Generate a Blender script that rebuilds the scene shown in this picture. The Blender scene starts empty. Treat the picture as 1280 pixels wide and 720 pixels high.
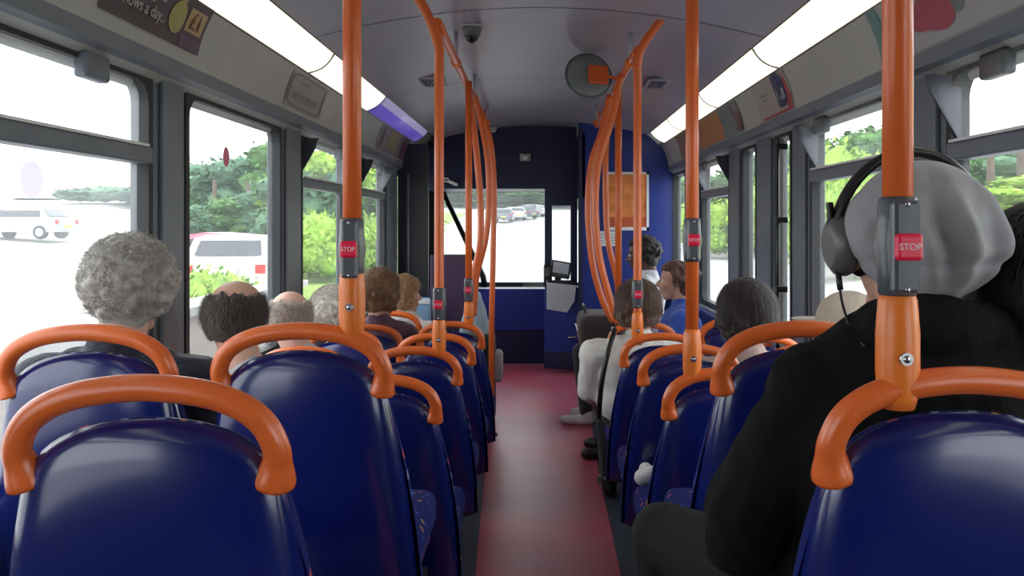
import bpy, bmesh, math, random
from mathutils import Vector, Matrix, Euler, noise
random.seed(7)
D = bpy.data
COL = bpy.context.scene.collection
PI = math.pi
CZ = 1.38                      # eye height above the low floor
F = 1100.0
def P(px, py, Y):              # point of the place seen at a pixel at distance Y ahead of the eye
    return Vector(((px-675)*Y/F, Y, CZ-(py-280)*Y/F))

# ------------------------------------------------------------------ materials
def nt(m): return m.node_tree.nodes, m.node_tree.links
def mat(name, col, rough=.5, metal=0., spec=.5, coat=0., noise_s=0., var=.0, bump=0., bs=60., emit=None, es=0., sheen=0.):
    m = D.materials.new(name); m.use_nodes = True
    n, l = nt(m); b = n['Principled BSDF']
    b.inputs['Base Color'].default_value = (*col, 1)
    b.inputs['Roughness'].default_value = rough; b.inputs['Metallic'].default_value = metal
    b.inputs['Specular IOR Level'].default_value = spec; b.inputs['Coat Weight'].default_value = coat
    b.inputs['Coat Roughness'].default_value = .12
    b.inputs['Sheen Weight'].default_value = sheen
    if emit: b.inputs['Emission Color'].default_value = (*emit, 1); b.inputs['Emission Strength'].default_value = es
    tc = n.new('ShaderNodeTexCoord')
    if var:
        t = n.new('ShaderNodeTexNoise'); t.inputs['Scale'].default_value = noise_s or 8; t.inputs['Detail'].default_value = 4
        l.new(tc.outputs['Object'], t.inputs['Vector'])
        r = n.new('ShaderNodeMapRange'); r.inputs[1].default_value = .3; r.inputs[2].default_value = .7
        r.inputs[3].default_value = 1-var; r.inputs[4].default_value = 1+var
        l.new(t.outputs['Fac'], r.inputs[0])
        mx = n.new('ShaderNodeVectorMath'); mx.operation = 'SCALE'; mx.inputs[0].default_value = col
        l.new(r.outputs[0], mx.inputs['Scale']); l.new(mx.outputs[0], b.inputs['Base Color'])
    if bump:
        t2 = n.new('ShaderNodeTexNoise'); t2.inputs['Scale'].default_value = bs; t2.inputs['Detail'].default_value = 3
        l.new(tc.outputs['Object'], t2.inputs['Vector'])
        bp = n.new('ShaderNodeBump'); bp.inputs['Strength'].default_value = bump; bp.inputs['Distance'].default_value = .01
        l.new(t2.outputs['Fac'], bp.inputs['Height']); l.new(bp.outputs[0], b.inputs['Normal'])
    return m
M = {}
M['ceiling'] = mat('ceiling_laminate', (.36,.35,.41), .36, var=.05, noise_s=2)
M['cove'] = mat('cove_laminate', (.38,.39,.38), .45, var=.05, noise_s=3)
M['wall'] = mat('wall_grey_blue', (.15,.175,.21), .42, var=.08, noise_s=5)
M['gusset'] = mat('gusset_plate', (.05,.055,.08), .35)
M['dark'] = mat('dark_trim', (.03,.035,.042), .4)
M['rubber'] = mat('rubber_seal', (.02,.022,.025), .6)
M['blue'] = mat('seat_shell_blue', (.0045,.011,.115), .22, coat=.6, var=.04)
M['cabblue'] = mat('cab_blue', (.009,.029,.22), .4, var=.08, noise_s=4)
M['navy'] = mat('header_navy', (.008,.013,.055), .45, var=.1)
M['orange'] = mat('orange_powder_coat', (.72,.135,.022), .33, coat=.25, var=.05, noise_s=10)
M['orange2'] = mat('orange_socket', (.80,.19,.02), .38, coat=.2)
M['purple'] = mat('purple_panel', (.045,.02,.06), .4)
M['paleblue'] = mat('pale_blue_panel', (.24,.42,.62), .4)
M['bell'] = mat('bell_push_grey', (.07,.08,.095), .35, coat=.3)
M['red'] = mat('stop_red', (.62,.008,.05), .3, emit=(.7,.01,.05), es=.12)
M['white'] = mat('white_print', (.75,.75,.75), .5)
M['paper'] = mat('paper_white', (.72,.74,.78), .7)
M['steel'] = mat('steel', (.5,.5,.52), .25, metal=1)
M['black'] = mat('black_plastic', (.012,.012,.014), .35)
M['headgrey'] = mat('dark_grey_plastic', (.10,.10,.10), .35)
M['lens'] = mat('lamp_lens', (.9,.88,.8), .5, emit=(1,.93,.74), es=1.25)
M['violet'] = mat('lens_violet_reflection', (.25,.2,.6), .4, emit=(.14,.09,.62), es=.45)  # violet reflection imitated by weak emission; the lens itself is unlit
M['violetpale'] = mat('lens_lilac_reflection', (.45,.42,.6), .4, emit=(.38,.34,.62), es=.5)  # paler part of the same reflection, also put in as emission
M['lampframe'] = mat('lamp_divider', (.22,.21,.17), .5)
M['mirror'] = mat('mirror_glass', (.70,.74,.76), .18, metal=.8)
M['seatbase'] = mat('seat_base_grey', (.06,.065,.08), .5)

def moquette():
    m = mat('moquette', (.03,.05,.25), .9, spec=.2); n, l = nt(m); b = n['Principled BSDF']
    tc = n.new('ShaderNodeTexCoord'); mp = n.new('ShaderNodeMapping'); mp.inputs['Scale'].default_value = (1,1,.55)
    v = n.new('ShaderNodeTexVoronoi'); v.inputs['Scale'].default_value = 42
    l.new(tc.outputs['Object'], mp.inputs[0]); l.new(mp.outputs[0], v.inputs['Vector'])
    g = n.new('ShaderNodeMath'); g.operation = 'LESS_THAN'; g.inputs[1].default_value = .27
    l.new(v.outputs['Distance'], g.inputs[0])
    r = n.new('ShaderNodeValToRGB'); r.color_ramp.interpolation = 'CONSTANT'
    e = r.color_ramp.elements; e[0].position = 0; e[0].color = (.03,.06,.30,1); e[1].position = .35; e[1].color = (.35,.07,.11,1)
    for p, c in ((.5,(.18,.21,.42,1)),(.75,(.32,.18,.08,1)),(.85,(.05,.07,.3,1))):
        k = e.new(p); k.color = c
    s = n.new('ShaderNodeSeparateColor'); l.new(v.outputs['Color'], s.inputs[0]); l.new(s.outputs[0], r.inputs[0])
    x = n.new('ShaderNodeMix'); x.data_type = 'RGBA'; x.inputs['A'].default_value = (.006,.012,.11,1)
    l.new(g.outputs[0], x.inputs['Factor']); l.new(r.outputs[0], x.inputs['B']); l.new(x.outputs['Result'], b.inputs['Base Color'])
    return m
M['moquette'] = moquette()
def vinyl():
    m = mat('red_vinyl', (.3,.06,.09), .36); n, l = nt(m); b = n['Principled BSDF']
    tc = n.new('ShaderNodeTexCoord')
    a = n.new('ShaderNodeTexNoise'); a.inputs['Scale'].default_value = 2.2; a.inputs['Detail'].default_value = 5
    c = n.new('ShaderNodeTexNoise'); c.inputs['Scale'].default_value = 260
    l.new(tc.outputs['Object'], a.inputs['Vector']); l.new(tc.outputs['Object'], c.inputs['Vector'])
    r = n.new('ShaderNodeValToRGB'); e = r.color_ramp.elements
    e[0].position = .32; e[0].color = (.50,.065,.12,1); e[1].position = .68; e[1].color = (.47,.13,.19,1)
    l.new(a.outputs['Fac'], r.inputs[0])
    k = n.new('ShaderNodeMapRange'); k.inputs[1].default_value = .35; k.inputs[2].default_value = .65; k.inputs[3].default_value = .8; k.inputs[4].default_value = 1.25
    l.new(c.outputs['Fac'], k.inputs[0])
    s = n.new('ShaderNodeVectorMath'); s.operation = 'SCALE'; l.new(r.outputs[0], s.inputs[0]); l.new(k.outputs[0], s.inputs['Scale'])
    l.new(s.outputs[0], b.inputs['Base Color'])
    return m
M['vinyl'] = vinyl()
M['sidefloor'] = mat('side_floor_vinyl', (.055,.065,.10), .5, var=.2, noise_s=120)
def glass(name, veil, col=(.9,.95,1)):
    m = D.materials.new(name); m.use_nodes = True; n, l = nt(m); n.clear()
    o = n.new('ShaderNodeOutputMaterial'); t = n.new('ShaderNodeBsdfTransparent'); t.inputs[0].default_value = (.97,.98,.97,1)
    g = n.new('ShaderNodeBsdfGlossy'); g.inputs['Roughness'].default_value = .03
    tr = n.new('ShaderNodeBsdfTranslucent'); tr.inputs[0].default_value = (*col, 1)
    tc = n.new('ShaderNodeTexCoord'); ns = n.new('ShaderNodeTexNoise'); ns.inputs['Scale'].default_value = 3
    l.new(tc.outputs['Object'], ns.inputs['Vector'])
    mr = n.new('ShaderNodeMapRange'); mr.inputs[1].default_value = .35; mr.inputs[2].default_value = .65; mr.inputs[3].default_value = veil*.8; mr.inputs[4].default_value = veil*1.2
    l.new(ns.outputs['Fac'], mr.inputs[0])
    m1 = n.new('ShaderNodeMixShader'); l.new(mr.outputs[0], m1.inputs[0]); l.new(t.outputs[0], m1.inputs[1]); l.new(tr.outputs[0], m1.inputs[2])
    m2 = n.new('ShaderNodeMixShader'); m2.inputs[0].default_value = .04; l.new(m1.outputs[0], m2.inputs[1]); l.new(g.outputs[0], m2.inputs[2])
    l.new(m2.outputs[0], o.inputs[0]); return m
M['glass'] = glass('window_glass', .05)
M['glasshaze'] = glass('window_glass_haze', .16)  # camera glare imitated by a stronger translucent veil in the glass
M['plexi'] = glass('screen_glass', .04, (.8,1,.9))

# ------------------------------------------------------------------ object helpers
def link(name, me, m=None, parent=None, smooth=False):
    o = D.objects.new(name, me); COL.objects.link(o)
    if m is not None:
        for x in (m if isinstance(m, (list, tuple)) else [m]): me.materials.append(x)
    if parent is not None: o.parent = parent
    if smooth:
        for p in me.polygons: p.use_smooth = True
    return o
def build(name, bm, m, parent=None, smooth=False, auto=None):
    me = D.meshes.new(name)
    bmesh.ops.recalc_face_normals(bm, faces=bm.faces)
    if auto is not None:
        for e in bm.edges:
            if len(e.link_faces) == 2 and e.calc_face_angle(0) > auto: e.smooth = False
        smooth = True
    bm.to_mesh(me); bm.free()
    return link(name, me, m, parent, smooth)
def tag(o, label=None, cat=None, group=None, kind=None):
    if label: o['label'] = label
    if cat: o['category'] = cat
    if group: o['group'] = group
    if kind: o['kind'] = kind
    return o
def empty(name, loc, label, cat, group=None, rz=0):
    o = D.objects.new(name, None); COL.objects.link(o); o.empty_display_size = .1
    o.location = loc; o.rotation_euler.z = rz
    return tag(o, label, cat, group)
def copy_tree(o, parent=None):
    c = o.copy(); COL.objects.link(c)
    if parent is not None: c.parent = parent
    for ch in [x for x in D.objects if x.parent == o]: copy_tree(ch, c)
    return c
def box(bm, lo, hi, mi=0, M4=None):
    vs = [bm.verts.new((x,y,z)) for x in (lo[0],hi[0]) for y in (lo[1],hi[1]) for z in (lo[2],hi[2])]
    if M4 is not None:
        for v in vs: v.co = M4 @ v.co
    for q in ((0,1,3,2),(4,6,7,5),(0,4,5,1),(2,3,7,6),(0,2,6,4),(1,5,7,3)):
        f = bm.faces.new([vs[i] for i in q]); f.material_index = mi
    return vs
def rbox(bm, lo, hi, r=.01, mi=0, M4=None, seg=2):
    b2 = bmesh.new(); box(b2, lo, hi, mi)
    bmesh.ops.recalc_face_normals(b2, faces=b2.faces)
    bmesh.ops.bevel(b2, geom=b2.edges[:]+b2.verts[:], offset=r, segments=seg, affect='EDGES', profile=.5)
    if M4 is not None: bmesh.ops.transform(b2, matrix=M4, verts=b2.verts)
    merge(bm, b2, mi)
def merge(bm, b2, mi=None):
    mp = {v: bm.verts.new(v.co) for v in b2.verts}
    for f in b2.faces:
        try:
            g = bm.faces.new([mp[v] for v in f.verts]); g.material_index = f.material_index if mi is None else mi; g.smooth = f.smooth
        except ValueError: pass
    b2.free()
def catmull(pts, n=8):
    pts = [Vector(p) for p in pts]
    if len(pts) < 3: return pts
    q = [pts[0]*2-pts[1]]+pts+[pts[-1]*2-pts[-2]]
    out = []
    for i in range(1, len(q)-2):
        for k in range(n):
            t = k/n; a,b,c,d = q[i-1],q[i],q[i+1],q[i+2]
            out.append(.5*((2*b)+(c-a)*t+(2*a-5*b+4*c-d)*t*t+(3*b-a-3*c+d)*t**3))
    out.append(pts[-1]); return out
def tube(bm, pts, r, seg=16, mi=0, caps=True):
    pts = [Vector(p) for p in pts]; n = len(pts)
    rr = r if isinstance(r, (list, tuple)) else [r]*n
    t0 = (pts[1]-pts[0]).normalized()
    up = Vector((0,0,1)) if abs(t0.z) < .9 else Vector((0,1,0))
    nv = t0.cross(up).normalized(); rings = []
    for i, p in enumerate(pts):
        t = (pts[min(i+1,n-1)]-pts[max(i-1,0)]).normalized()
        nv = (nv - t*nv.dot(t)).normalized(); bv = t.cross(nv)
        rings.append([bm.verts.new(p+(nv*math.cos(2*PI*k/seg)+bv*math.sin(2*PI*k/seg))*rr[i]) for k in range(seg)])
    for a, b in zip(rings, rings[1:]):
        for k in range(seg):
            f = bm.faces.new((a[k],a[(k+1)%seg],b[(k+1)%seg],b[k])); f.material_index = mi; f.smooth = True
    if caps:
        for rg in (rings[0], rings[-1]):
            f = bm.faces.new(rg); f.material_index = mi
def ball(bm, c, rad, M3=None, sub=3, mi=0):
    c = Vector(c); rad = Vector((rad,)*3) if isinstance(rad, (int,float)) else Vector(rad)
    r = bmesh.ops.create_icosphere(bm, subdivisions=sub, radius=1)
    for v in r['verts']:
        d = Vector((v.co.x*rad.x, v.co.y*rad.y, v.co.z*rad.z))
        if M3 is not None: d = M3 @ d
        v.co = c+d
    for v in r['verts']:
        for f in v.link_faces: f.material_index = mi; f.smooth = True
def capsule(bm, a, ra, b, rb, sub=2):
    a, b = Vector(a), Vector(b); d = (b-a); d = d.normalized() if d.length > 1e-6 else Vector((0,0,1))
    r = bmesh.ops.create_icosphere(bm, subdivisions=sub, radius=1)
    for v in r['verts']:
        nrm = v.co.copy()
        v.co = (b+nrm*rb) if nrm.dot(d) > 0 else (a+nrm*ra)
def text_mesh(body, size, name, m, parent, M4, ext=.0008):
    cu = D.curves.new(name, 'FONT'); cu.body = body; cu.size = size; cu.align_x = 'CENTER'; cu.align_y = 'CENTER'; cu.extrude = ext
    t = D.objects.new('tmp', cu); COL.objects.link(t)
    dg = bpy.context.evaluated_depsgraph_get(); me = D.meshes.new_from_object(t.evaluated_get(dg))
    D.objects.remove(t); D.curves.remove(cu)
    me.transform(M4); me.materials.clear()
    return link(name, me, m, parent)
def remesh(name, bm, vox, m, parent=None, smooth=4, disp=None):
    me = D.meshes.new(name); bm.to_mesh(me); bm.free()
    t = D.objects.new('tmp', me); COL.objects.link(t)
    md = t.modifiers.new('r', 'REMESH'); md.mode = 'VOXEL'; md.voxel_size = vox
    if smooth:
        s = t.modifiers.new('s', 'SMOOTH'); s.iterations = smooth; s.factor = .5
    dg = bpy.context.evaluated_depsgraph_get(); out = D.meshes.new_from_object(t.evaluated_get(dg))
    D.objects.remove(t); D.meshes.remove(me)
    if disp:
        out.calc_loop_triangles() if False else None
        nr = [v.normal.copy() for v in out.vertices]
        for v, nn in zip(out.vertices, nr): v.co += nn*disp(v.co)
    out.name = name; out.materials.clear()
    return link(name, out, m, parent, True)

# ------------------------------------------------------------------ the saloon shell
WX = 1.22; YB = -1.3; YF = 8.4; YE = 9.75
WT, WB = 1.83, .80            # window top and bottom
bm = bmesh.new(); box(bm, (-WX-.06,YB,-.12), (WX+.06,YE,0)); fl = tag(build('floor', bm, M['sidefloor']), kind='structure')
bm = bmesh.new()
edge = [(-.9,-.25,.33),(2.4,-.25,.33),(3.45,-.254,.317),(4.82,-.302,.325),(6.2,-.36,.36),(6.9,-.9,.40),(8.66,-.9,.45)]
for (y0,a0,b0),(y1,a1,b1) in zip(edge, edge[1:]):
    v = box(bm, (0,0,0), (1,1,1))
    for k, c in enumerate([(a0,y0,.0005),(a0,y0,.005),(a1,y1,.0005),(a1,y1,.005),(b0,y0,.0005),(b0,y0,.005),(b1,y1,.0005),(b1,y1,.005)]): v[k].co = c
build('aisle_vinyl', bm, M['vinyl'], fl)
bm = bmesh.new(); box(bm, (-WX,YB,0), (-.29,2.42,.26)); box(bm, (.36,YB,0), (WX,2.3,.26))
tag(build('floor_platform', bm, M['sidefloor']), kind='structure')

def dome(x): return CZ+.94-.13*(x/.98)**2
bm = bmesh.new(); N = 24; rows = []
for y in (YB, YE):
    rows.append([bm.verts.new((-.98+1.96*i/N, y, dome(-.98+1.96*i/N))) for i in range(N+1)])
for i in range(N):
    f = bm.faces.new((rows[0][i],rows[0][i+1],rows[1][i+1],rows[1][i])); f.smooth = True
top = [[bm.verts.new((v.co.x, v.co.y, v.co.z+.03)) for v in r] for r in rows]
for i in range(N): bm.faces.new((top[0][i],top[0][i+1],top[1][i+1],top[1][i]))
for ys in (2.2, 3.82, 5.62, 7.2):
    for i in range(N):
        x0 = -.98+1.96*i/N; x1 = -.98+1.96*(i+1)/N
        vs = [bm.verts.new(c) for c in ((x0,ys-.004,dome(x0)-.0015),(x1,ys-.004,dome(x1)-.0015),(x1,ys+.004,dome(x1)-.0015),(x0,ys+.004,dome(x0)-.0015))]
        f = bm.faces.new(vs); f.material_index = 1
tag(build('ceiling', bm, [M['ceiling'], M['dark']]), kind='structure')
bm = bmesh.new()
LOX, LOZ, LIX, LIZ = 1.10, CZ+.72, .98, CZ+.81
def cove_pt(s, t):  # t 0 at header, 1 at lamp
    return Vector((s*(1.165+(LOX-1.165)*t+.012*math.sin(PI*t)), 0, 1.905+(LOZ-1.905)*t))
for s, nm in ((-1,'trim_1'),(1,'trim_2')):
    bm = bmesh.new()
    prof = [Vector((s*1.19,0,WT+.02)), Vector((s*1.165,0,WT+.03)), Vector((s*1.165,0,1.905))]+[cove_pt(s,k/5) for k in range(1,6)]+[Vector((s*1.13,0,LOZ+.03)), Vector((s*.99,0,LIZ+.06)), Vector((s*.98,0,LIZ))]
    prof2 = [Vector((s*1.26,0,1.80)), Vector((s*1.28,0,2.1)), Vector((s*1.0,0,2.35)), Vector((s*.97,0,2.34))]
    full = prof+prof2[::-1]
    a = [bm.verts.new((p.x,YB,p.z)) for p in full]; b = [bm.verts.new((p.x,YE,p.z)) for p in full]
    for i in range(len(full)):
        j = (i+1) % len(full); f = bm.faces.new((a[i],a[j],b[j],b[i])); f.material_index = 1 if i < 2 else 0
    bm.faces.new(a); bm.faces.new(b)
    tag(build(nm, bm, [M['cove'], M['wall']], auto=.6), kind='structure')

# windows: (y0, y1, transom, hopper)
LEFT = [(-.95,.70,1,0),(.98,2.75,1,0),(3.03,4.13,0,0),(4.49,5.52,1,1),(5.98,6.88,1,1),(7.46,8.30,0,0)]
RIGHT = [(-.95,.55,1,0),(.80,2.62,1,1),(2.89,3.95,1,1),(4.26,4.55,0,0),(4.95,5.28,0,0),(5.66,6.61,1,1),(7.37,7.99,0,0)]
def rrect(y0,y1,z0,z1,r,n=6):
    out = []
    for (cy,cz,a0) in ((y1-r,z1-r,0),(y0+r,z1-r,90),(y0+r,z0+r,180),(y1-r,z0+r,270)):
        for k in range(n+1):
            a = math.radians(a0+90*k/n); out.append((cy+r*math.cos(a), cz+r*math.sin(a)))
    return out
wn = 0
for s, lst, nm in ((-1, LEFT, 'wall_left'), (1, RIGHT, 'wall_right')):
    bm = bmesh.new(); x0, x1 = sorted((s*WX, s*(WX+.06)))
    box(bm, (x0,YB,-.12), (x1,YE,WB)); box(bm, (x0,YB,WT), (x1,YE,1.95))
    ys = [YB]+[v for w in lst for v in w[:2]]+[YE if s < 0 else YE]
    for i in range(0, len(ys), 2): box(bm, (x0,ys[i],WB), (x1,ys[i+1],WT))
    for i in range(0, len(ys), 2):   # raised pillar covers and the heater ledge
        if ys[i+1]-ys[i] > .2 and ys[i+1] < 9:
            c = (ys[i]+ys[i+1])/2; h = (ys[i+1]-ys[i])/2-.06
            xi = sorted((s*WX, s*(WX-.018))); rbox(bm, (xi[0],c-h,WB-.02), (xi[1],c+h,WT+.04), .006)
    xi = sorted((s*WX, s*(WX-.045))); rbox(bm, (xi[0],YB+.01,.70), (xi[1],8.2,WB-.015), .012)
    wl = tag(build(nm, bm, M['wall']), kind='structure')
    for (y0,y1,tr,hop) in lst:
        wn += 1
        bm = bmesh.new(); r = .07 if y1-y0 > .5 else .05
        inner = rrect(y0+.02,y1-.02,WB+.02,WT-.012,r); outer = rrect(y0-.012,y1+.012,WB-.012,WT+.012,.02)
        xa, xb = s*(WX-.006), s*(WX+.05)
        ra = [bm.verts.new((xa,y,z)) for y,z in outer]; rb = [bm.verts.new((xa,y,z)) for y,z in inner]; rc = [bm.verts.new((xb,y,z)) for y,z in inner]
        rd = [bm.verts.new((xb,y,z)) for y,z in outer]
        n = len(ra)
        for i in range(n):
            j = (i+1) % n
            bm.faces.new((ra[i],ra[j],rb[j],rb[i])); bm.faces.new((rb[i],rb[j],rc[j],rc[i])); bm.faces.new((rc[i],rc[j],rd[j],rd[i])); bm.faces.new((rd[i],rd[j],ra[j],ra[i]))
        w = tag(build('window_%d' % wn, bm, M['rubber']), kind='structure')
        hazed = s < 0 and y0 < 2.5  # near left windows take the glare veil
        gm = M['glasshaze'] if hazed else M['glass']
        zt = CZ+.215
        def pane(name, pts, m=gm):
            b = bmesh.new(); vs = [b.verts.new(p) for p in pts]; b.faces.new(vs)
            return build(name, b, m, w)
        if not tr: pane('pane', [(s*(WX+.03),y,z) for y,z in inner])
        else:
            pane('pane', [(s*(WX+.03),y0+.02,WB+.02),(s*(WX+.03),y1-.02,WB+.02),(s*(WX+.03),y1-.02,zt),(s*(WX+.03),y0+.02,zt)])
            tl = .095 if hop else 0
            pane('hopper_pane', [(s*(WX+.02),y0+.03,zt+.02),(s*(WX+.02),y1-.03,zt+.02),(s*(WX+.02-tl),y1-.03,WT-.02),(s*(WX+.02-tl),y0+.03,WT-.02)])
            b = bmesh.new(); xx = sorted((s*(WX-.012),s*(WX+.045))); rbox(b, (xx[0],y0,zt-.028), (xx[1],y1,zt+.024), .006); build('transom', b, M['wall'], w)
            b = bmesh.new(); xx = sorted((s*(WX-.014-tl*.05),s*(WX-.006))); box(b, (xx[0],y0+.03,zt+.024), (xx[1],y1-.03,zt+.032)); build('transom_edge', b, M['white'], w)
            if hop:
                for ye in (y0+.02, y1-.03):
                    b = bmesh.new()
                    for yy in (ye, ye+.01):
                        pass
                    tri = [(s*(WX+.02),zt+.02),(s*(WX+.02),WT-.01),(s*(WX-.085),WT-.01),(s*(WX-.07),WT-.06)]
                    A = [b.verts.new((x,ye,z)) for x,z in tri]; B = [b.verts.new((x,ye+.01,z)) for x,z in tri]
                    b.faces.new(A); b.faces.new(B)
                    for i in range(4): b.faces.new((A[i],A[(i+1)%4],B[(i+1)%4],B[i]))
                    build('hopper_gusset', b, M['gusset'], w)
            b = bmesh.new(); c = y0+(.79 if s < 0 else .84)*(y1-y0); xx = sorted((s*(WX-.03),s*(WX+.01)))
            rbox(b, (xx[0],c-.065,WT-.062), (xx[1],c+.065,WT+.01), .01); build('window_catch', b, M['wall' if s < 0 else 'dark'], w)
# emergency door detail on the right: vertical opening rod
t = empty('door_bar', (1.17,4.33,0), 'thin black vertical opening bar beside the narrow right-hand door window', 'bar')
bm = bmesh.new(); tube(bm, [(0,0,.62),(0,0,1.80)], .008); build('rod', bm, M['black'], t)
for z in (.66,1.06,1.40,1.76):
    bm = bmesh.new(); rbox(bm, (-.012,-.02,z-.015), (.045,.02,z+.015), .004); build('bracket', bm, M['black'], t)

bm = bmesh.new(); box(bm, (-WX,YB-.06,0), (WX,YB,2.4)); tag(build('wall_back', bm, M['navy']), kind='structure')

# front: header, cab bulkhead, lower partition, windscreen
bm = bmesh.new()
N = 20; zb = P(0,236,8.4).z
def front_prof(x): return dome(x)-.001 if abs(x) < .98 else dome(.98)-(abs(x)-.98)*.9
xs = [-1.2+ (1.55)*i/N for i in range(N+1)]
A = [bm.verts.new((x,8.4,zb)) for x in xs]; B = [bm.verts.new((x,8.4,front_prof(x))) for x in xs]
C_ = [bm.verts.new((x,9.7,zb+.02)) for x in xs]; E_ = [bm.verts.new((x,9.7,front_prof(x))) for x in xs]
for i in range(N):
    bm.faces.new((A[i],A[i+1],B[i+1],B[i])); bm.faces.new((A[i],A[i+1],C_[i+1],C_[i])); bm.faces.new((C_[i],C_[i+1],E_[i+1],E_[i]))
tag(build('wall_front_header', bm, M['navy']), kind='structure')
bm = bmesh.new(); xs = [.35+.86*i/N for i in range(N+1)]
def slab(bm, xs, y0, y1, z0, zf):
    A=[bm.verts.new((x,y0,z0)) for x in xs]; B=[bm.verts.new((x,y0,zf(x))) for x in xs]; C=[bm.verts.new((x,y1,z0)) for x in xs]; E=[bm.verts.new((x,y1,zf(x))) for x in xs]
    for i in range(len(xs)-1):
        bm.faces.new((A[i],A[i+1],B[i+1],B[i])); bm.faces.new((C[i],C[i+1],E[i+1],E[i])); bm.faces.new((A[i],A[i+1],C[i+1],C[i])); bm.faces.new((B[i],B[i+1],E[i+1],E[i]))
    for i in (0,-1): bm.faces.new((A[i],B[i],E[i],C[i]))
slab(bm, xs, 8.0, 8.06, 0, front_prof)
tag(build('wall_cab_bulkhead', bm, M['cabblue']), kind='structure')
bm = bmesh.new(); box(bm, (.35,8.0,zb-.1), (.41,8.42,2.2)); box(bm, (.35,7.98,0), (.385,8.03,2.25)); tag(build('trim_3', bm, M['navy']), kind='structure')
# cab screen posts
bm = bmesh.new(); box(bm, (.045,8.38,.6), (.115,8.45,zb)); box(bm, (.29,8.3,.6), (.352,8.4,zb)); box(bm, (.115,8.38,P(0,257,8.4).z), (.35,8.42,zb)); tag(build('trim_4', bm, M['navy']), kind='structure')
bm = bmesh.new(); box(bm, (-.16,8.40,.76), (.045,8.406,zb)); tag(build('window_20', bm, M['plexi']), kind='structure')
bm = bmesh.new(); box(bm, (-1.2,8.72,0), (.12,8.80,.33), 1); box(bm, (-1.2,8.70,.33), (.12,8.80,P(0,361,8.7).z), 0); box(bm, (-1.2,8.8,.60), (1.2,9.5,.70), 1)
tag(build('wall_front', bm, [M['cabblue'], M['navy']]), kind='structure')
bm = bmesh.new(); box(bm, (-WX,9.66,-.1), (WX,9.72,.74)); 
box(bm, (-WX,9.66,.7), (-1.06,9.72,2.3)); box(bm, (1.06,9.66,.7), (WX,9.72,2.3)); box(bm, (-1.1,9.66,1.86), (1.1,9.72,2.3)); box(bm, (-.03,9.66,.7), (.03,9.72,1.9)) if False else None
tag(build('wall_nose', bm, M['dark']), kind='structure')
bm = bmesh.new(); box(bm, (-1.06,9.68,.74), (1.06,9.69,1.86)); tag(build('window_21', bm, M['glass']), kind='structure')

# cab door with tray, ticket machine and notice
t = empty('cab_door', (.04,8.16,0), 'blue half-height driver cab door at the front of the aisle', 'door')
t.rotation_euler.z = math.radians(-14)
bm = bmesh.new(); rbox(bm, (0,0,.04), (.335,.04,.78), .008); build('door_panel', bm, M['cabblue'], t)
bm = bmesh.new(); rbox(bm, (.0,-.012,.05), (.33,.0,.2), .004); build('kick_plate', bm, M['navy'], t)
bm = bmesh.new(); tube(bm, catmull([(.24,-.005,.33),(.24,-.045,.34),(.32,-.045,.345),(.325,-.01,.30)],5), .008, 8); build('handle', bm, M['steel'], t)
bm = bmesh.new(); rbox(bm, (.01,-.02,.77), (.335,.16,.80), .006); build('cash_shelf', bm, M['navy'], t)
t = empty('paper_notice', (.06,8.08,.60), 'white paper notice with cut corner on the cab door', 'notice')
t.rotation_euler.z = math.radians(-12)
bm = bmesh.new(); vs = [bm.verts.new(v) for v in ((0,0,0),(.19,0,-.03),(.26,0,.08),(.275,0,.22),(0,0,.245))]; bm.faces.new(vs)
bmesh.ops.solidify(bm, geom=bm.faces[:], thickness=.003); build('sheet', bm, M['paper'], t)
t = empty('ticket_machine', (.17,8.32,.80), 'dark ticket machine with pale screen on the cab shelf', 'ticket machine')
bm = bmesh.new(); rbox(bm, (-.13,-.04,0), (.13,.08,.05), .01); rbox(bm, (-.03,.0,.04), (.03,.05,.12), .008); build('stand', bm, M['dark'], t)
RX = Matrix.Translation((.03,0,.14)) @ Matrix.Rotation(math.radians(-18),4,'X') @ Matrix.Rotation(math.radians(10),4,'Y')
bm = bmesh.new(); rbox(bm, (-.11,-.02,-.07), (.09,.03,.09), .012, M4=RX); build('housing', bm, M['headgrey'], t)
bm = bmesh.new(); rbox(bm, (-.08,-.027,-.035), (.07,-.019,.07), .004, M4=RX); build('screen', bm, M['paper'], t)
t = empty('card_reader', (.085,8.28,.80), 'small black card reader left of the ticket machine', 'card reader')
bm = bmesh.new(); rbox(bm, (-.05,-.02,0), (.02,.03,.20), .012); build('housing', bm, M['black'], t)
bm = bmesh.new(); rbox(bm, (-.04,-.026,.09), (.01,-.018,.17), .003); build('screen', bm, M['headgrey'], t)
bm = bmesh.new(); ball(bm, (-.015,-.02,.04), (.018,.008,.018)); build('keypad', bm, M['headgrey'], t)

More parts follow.
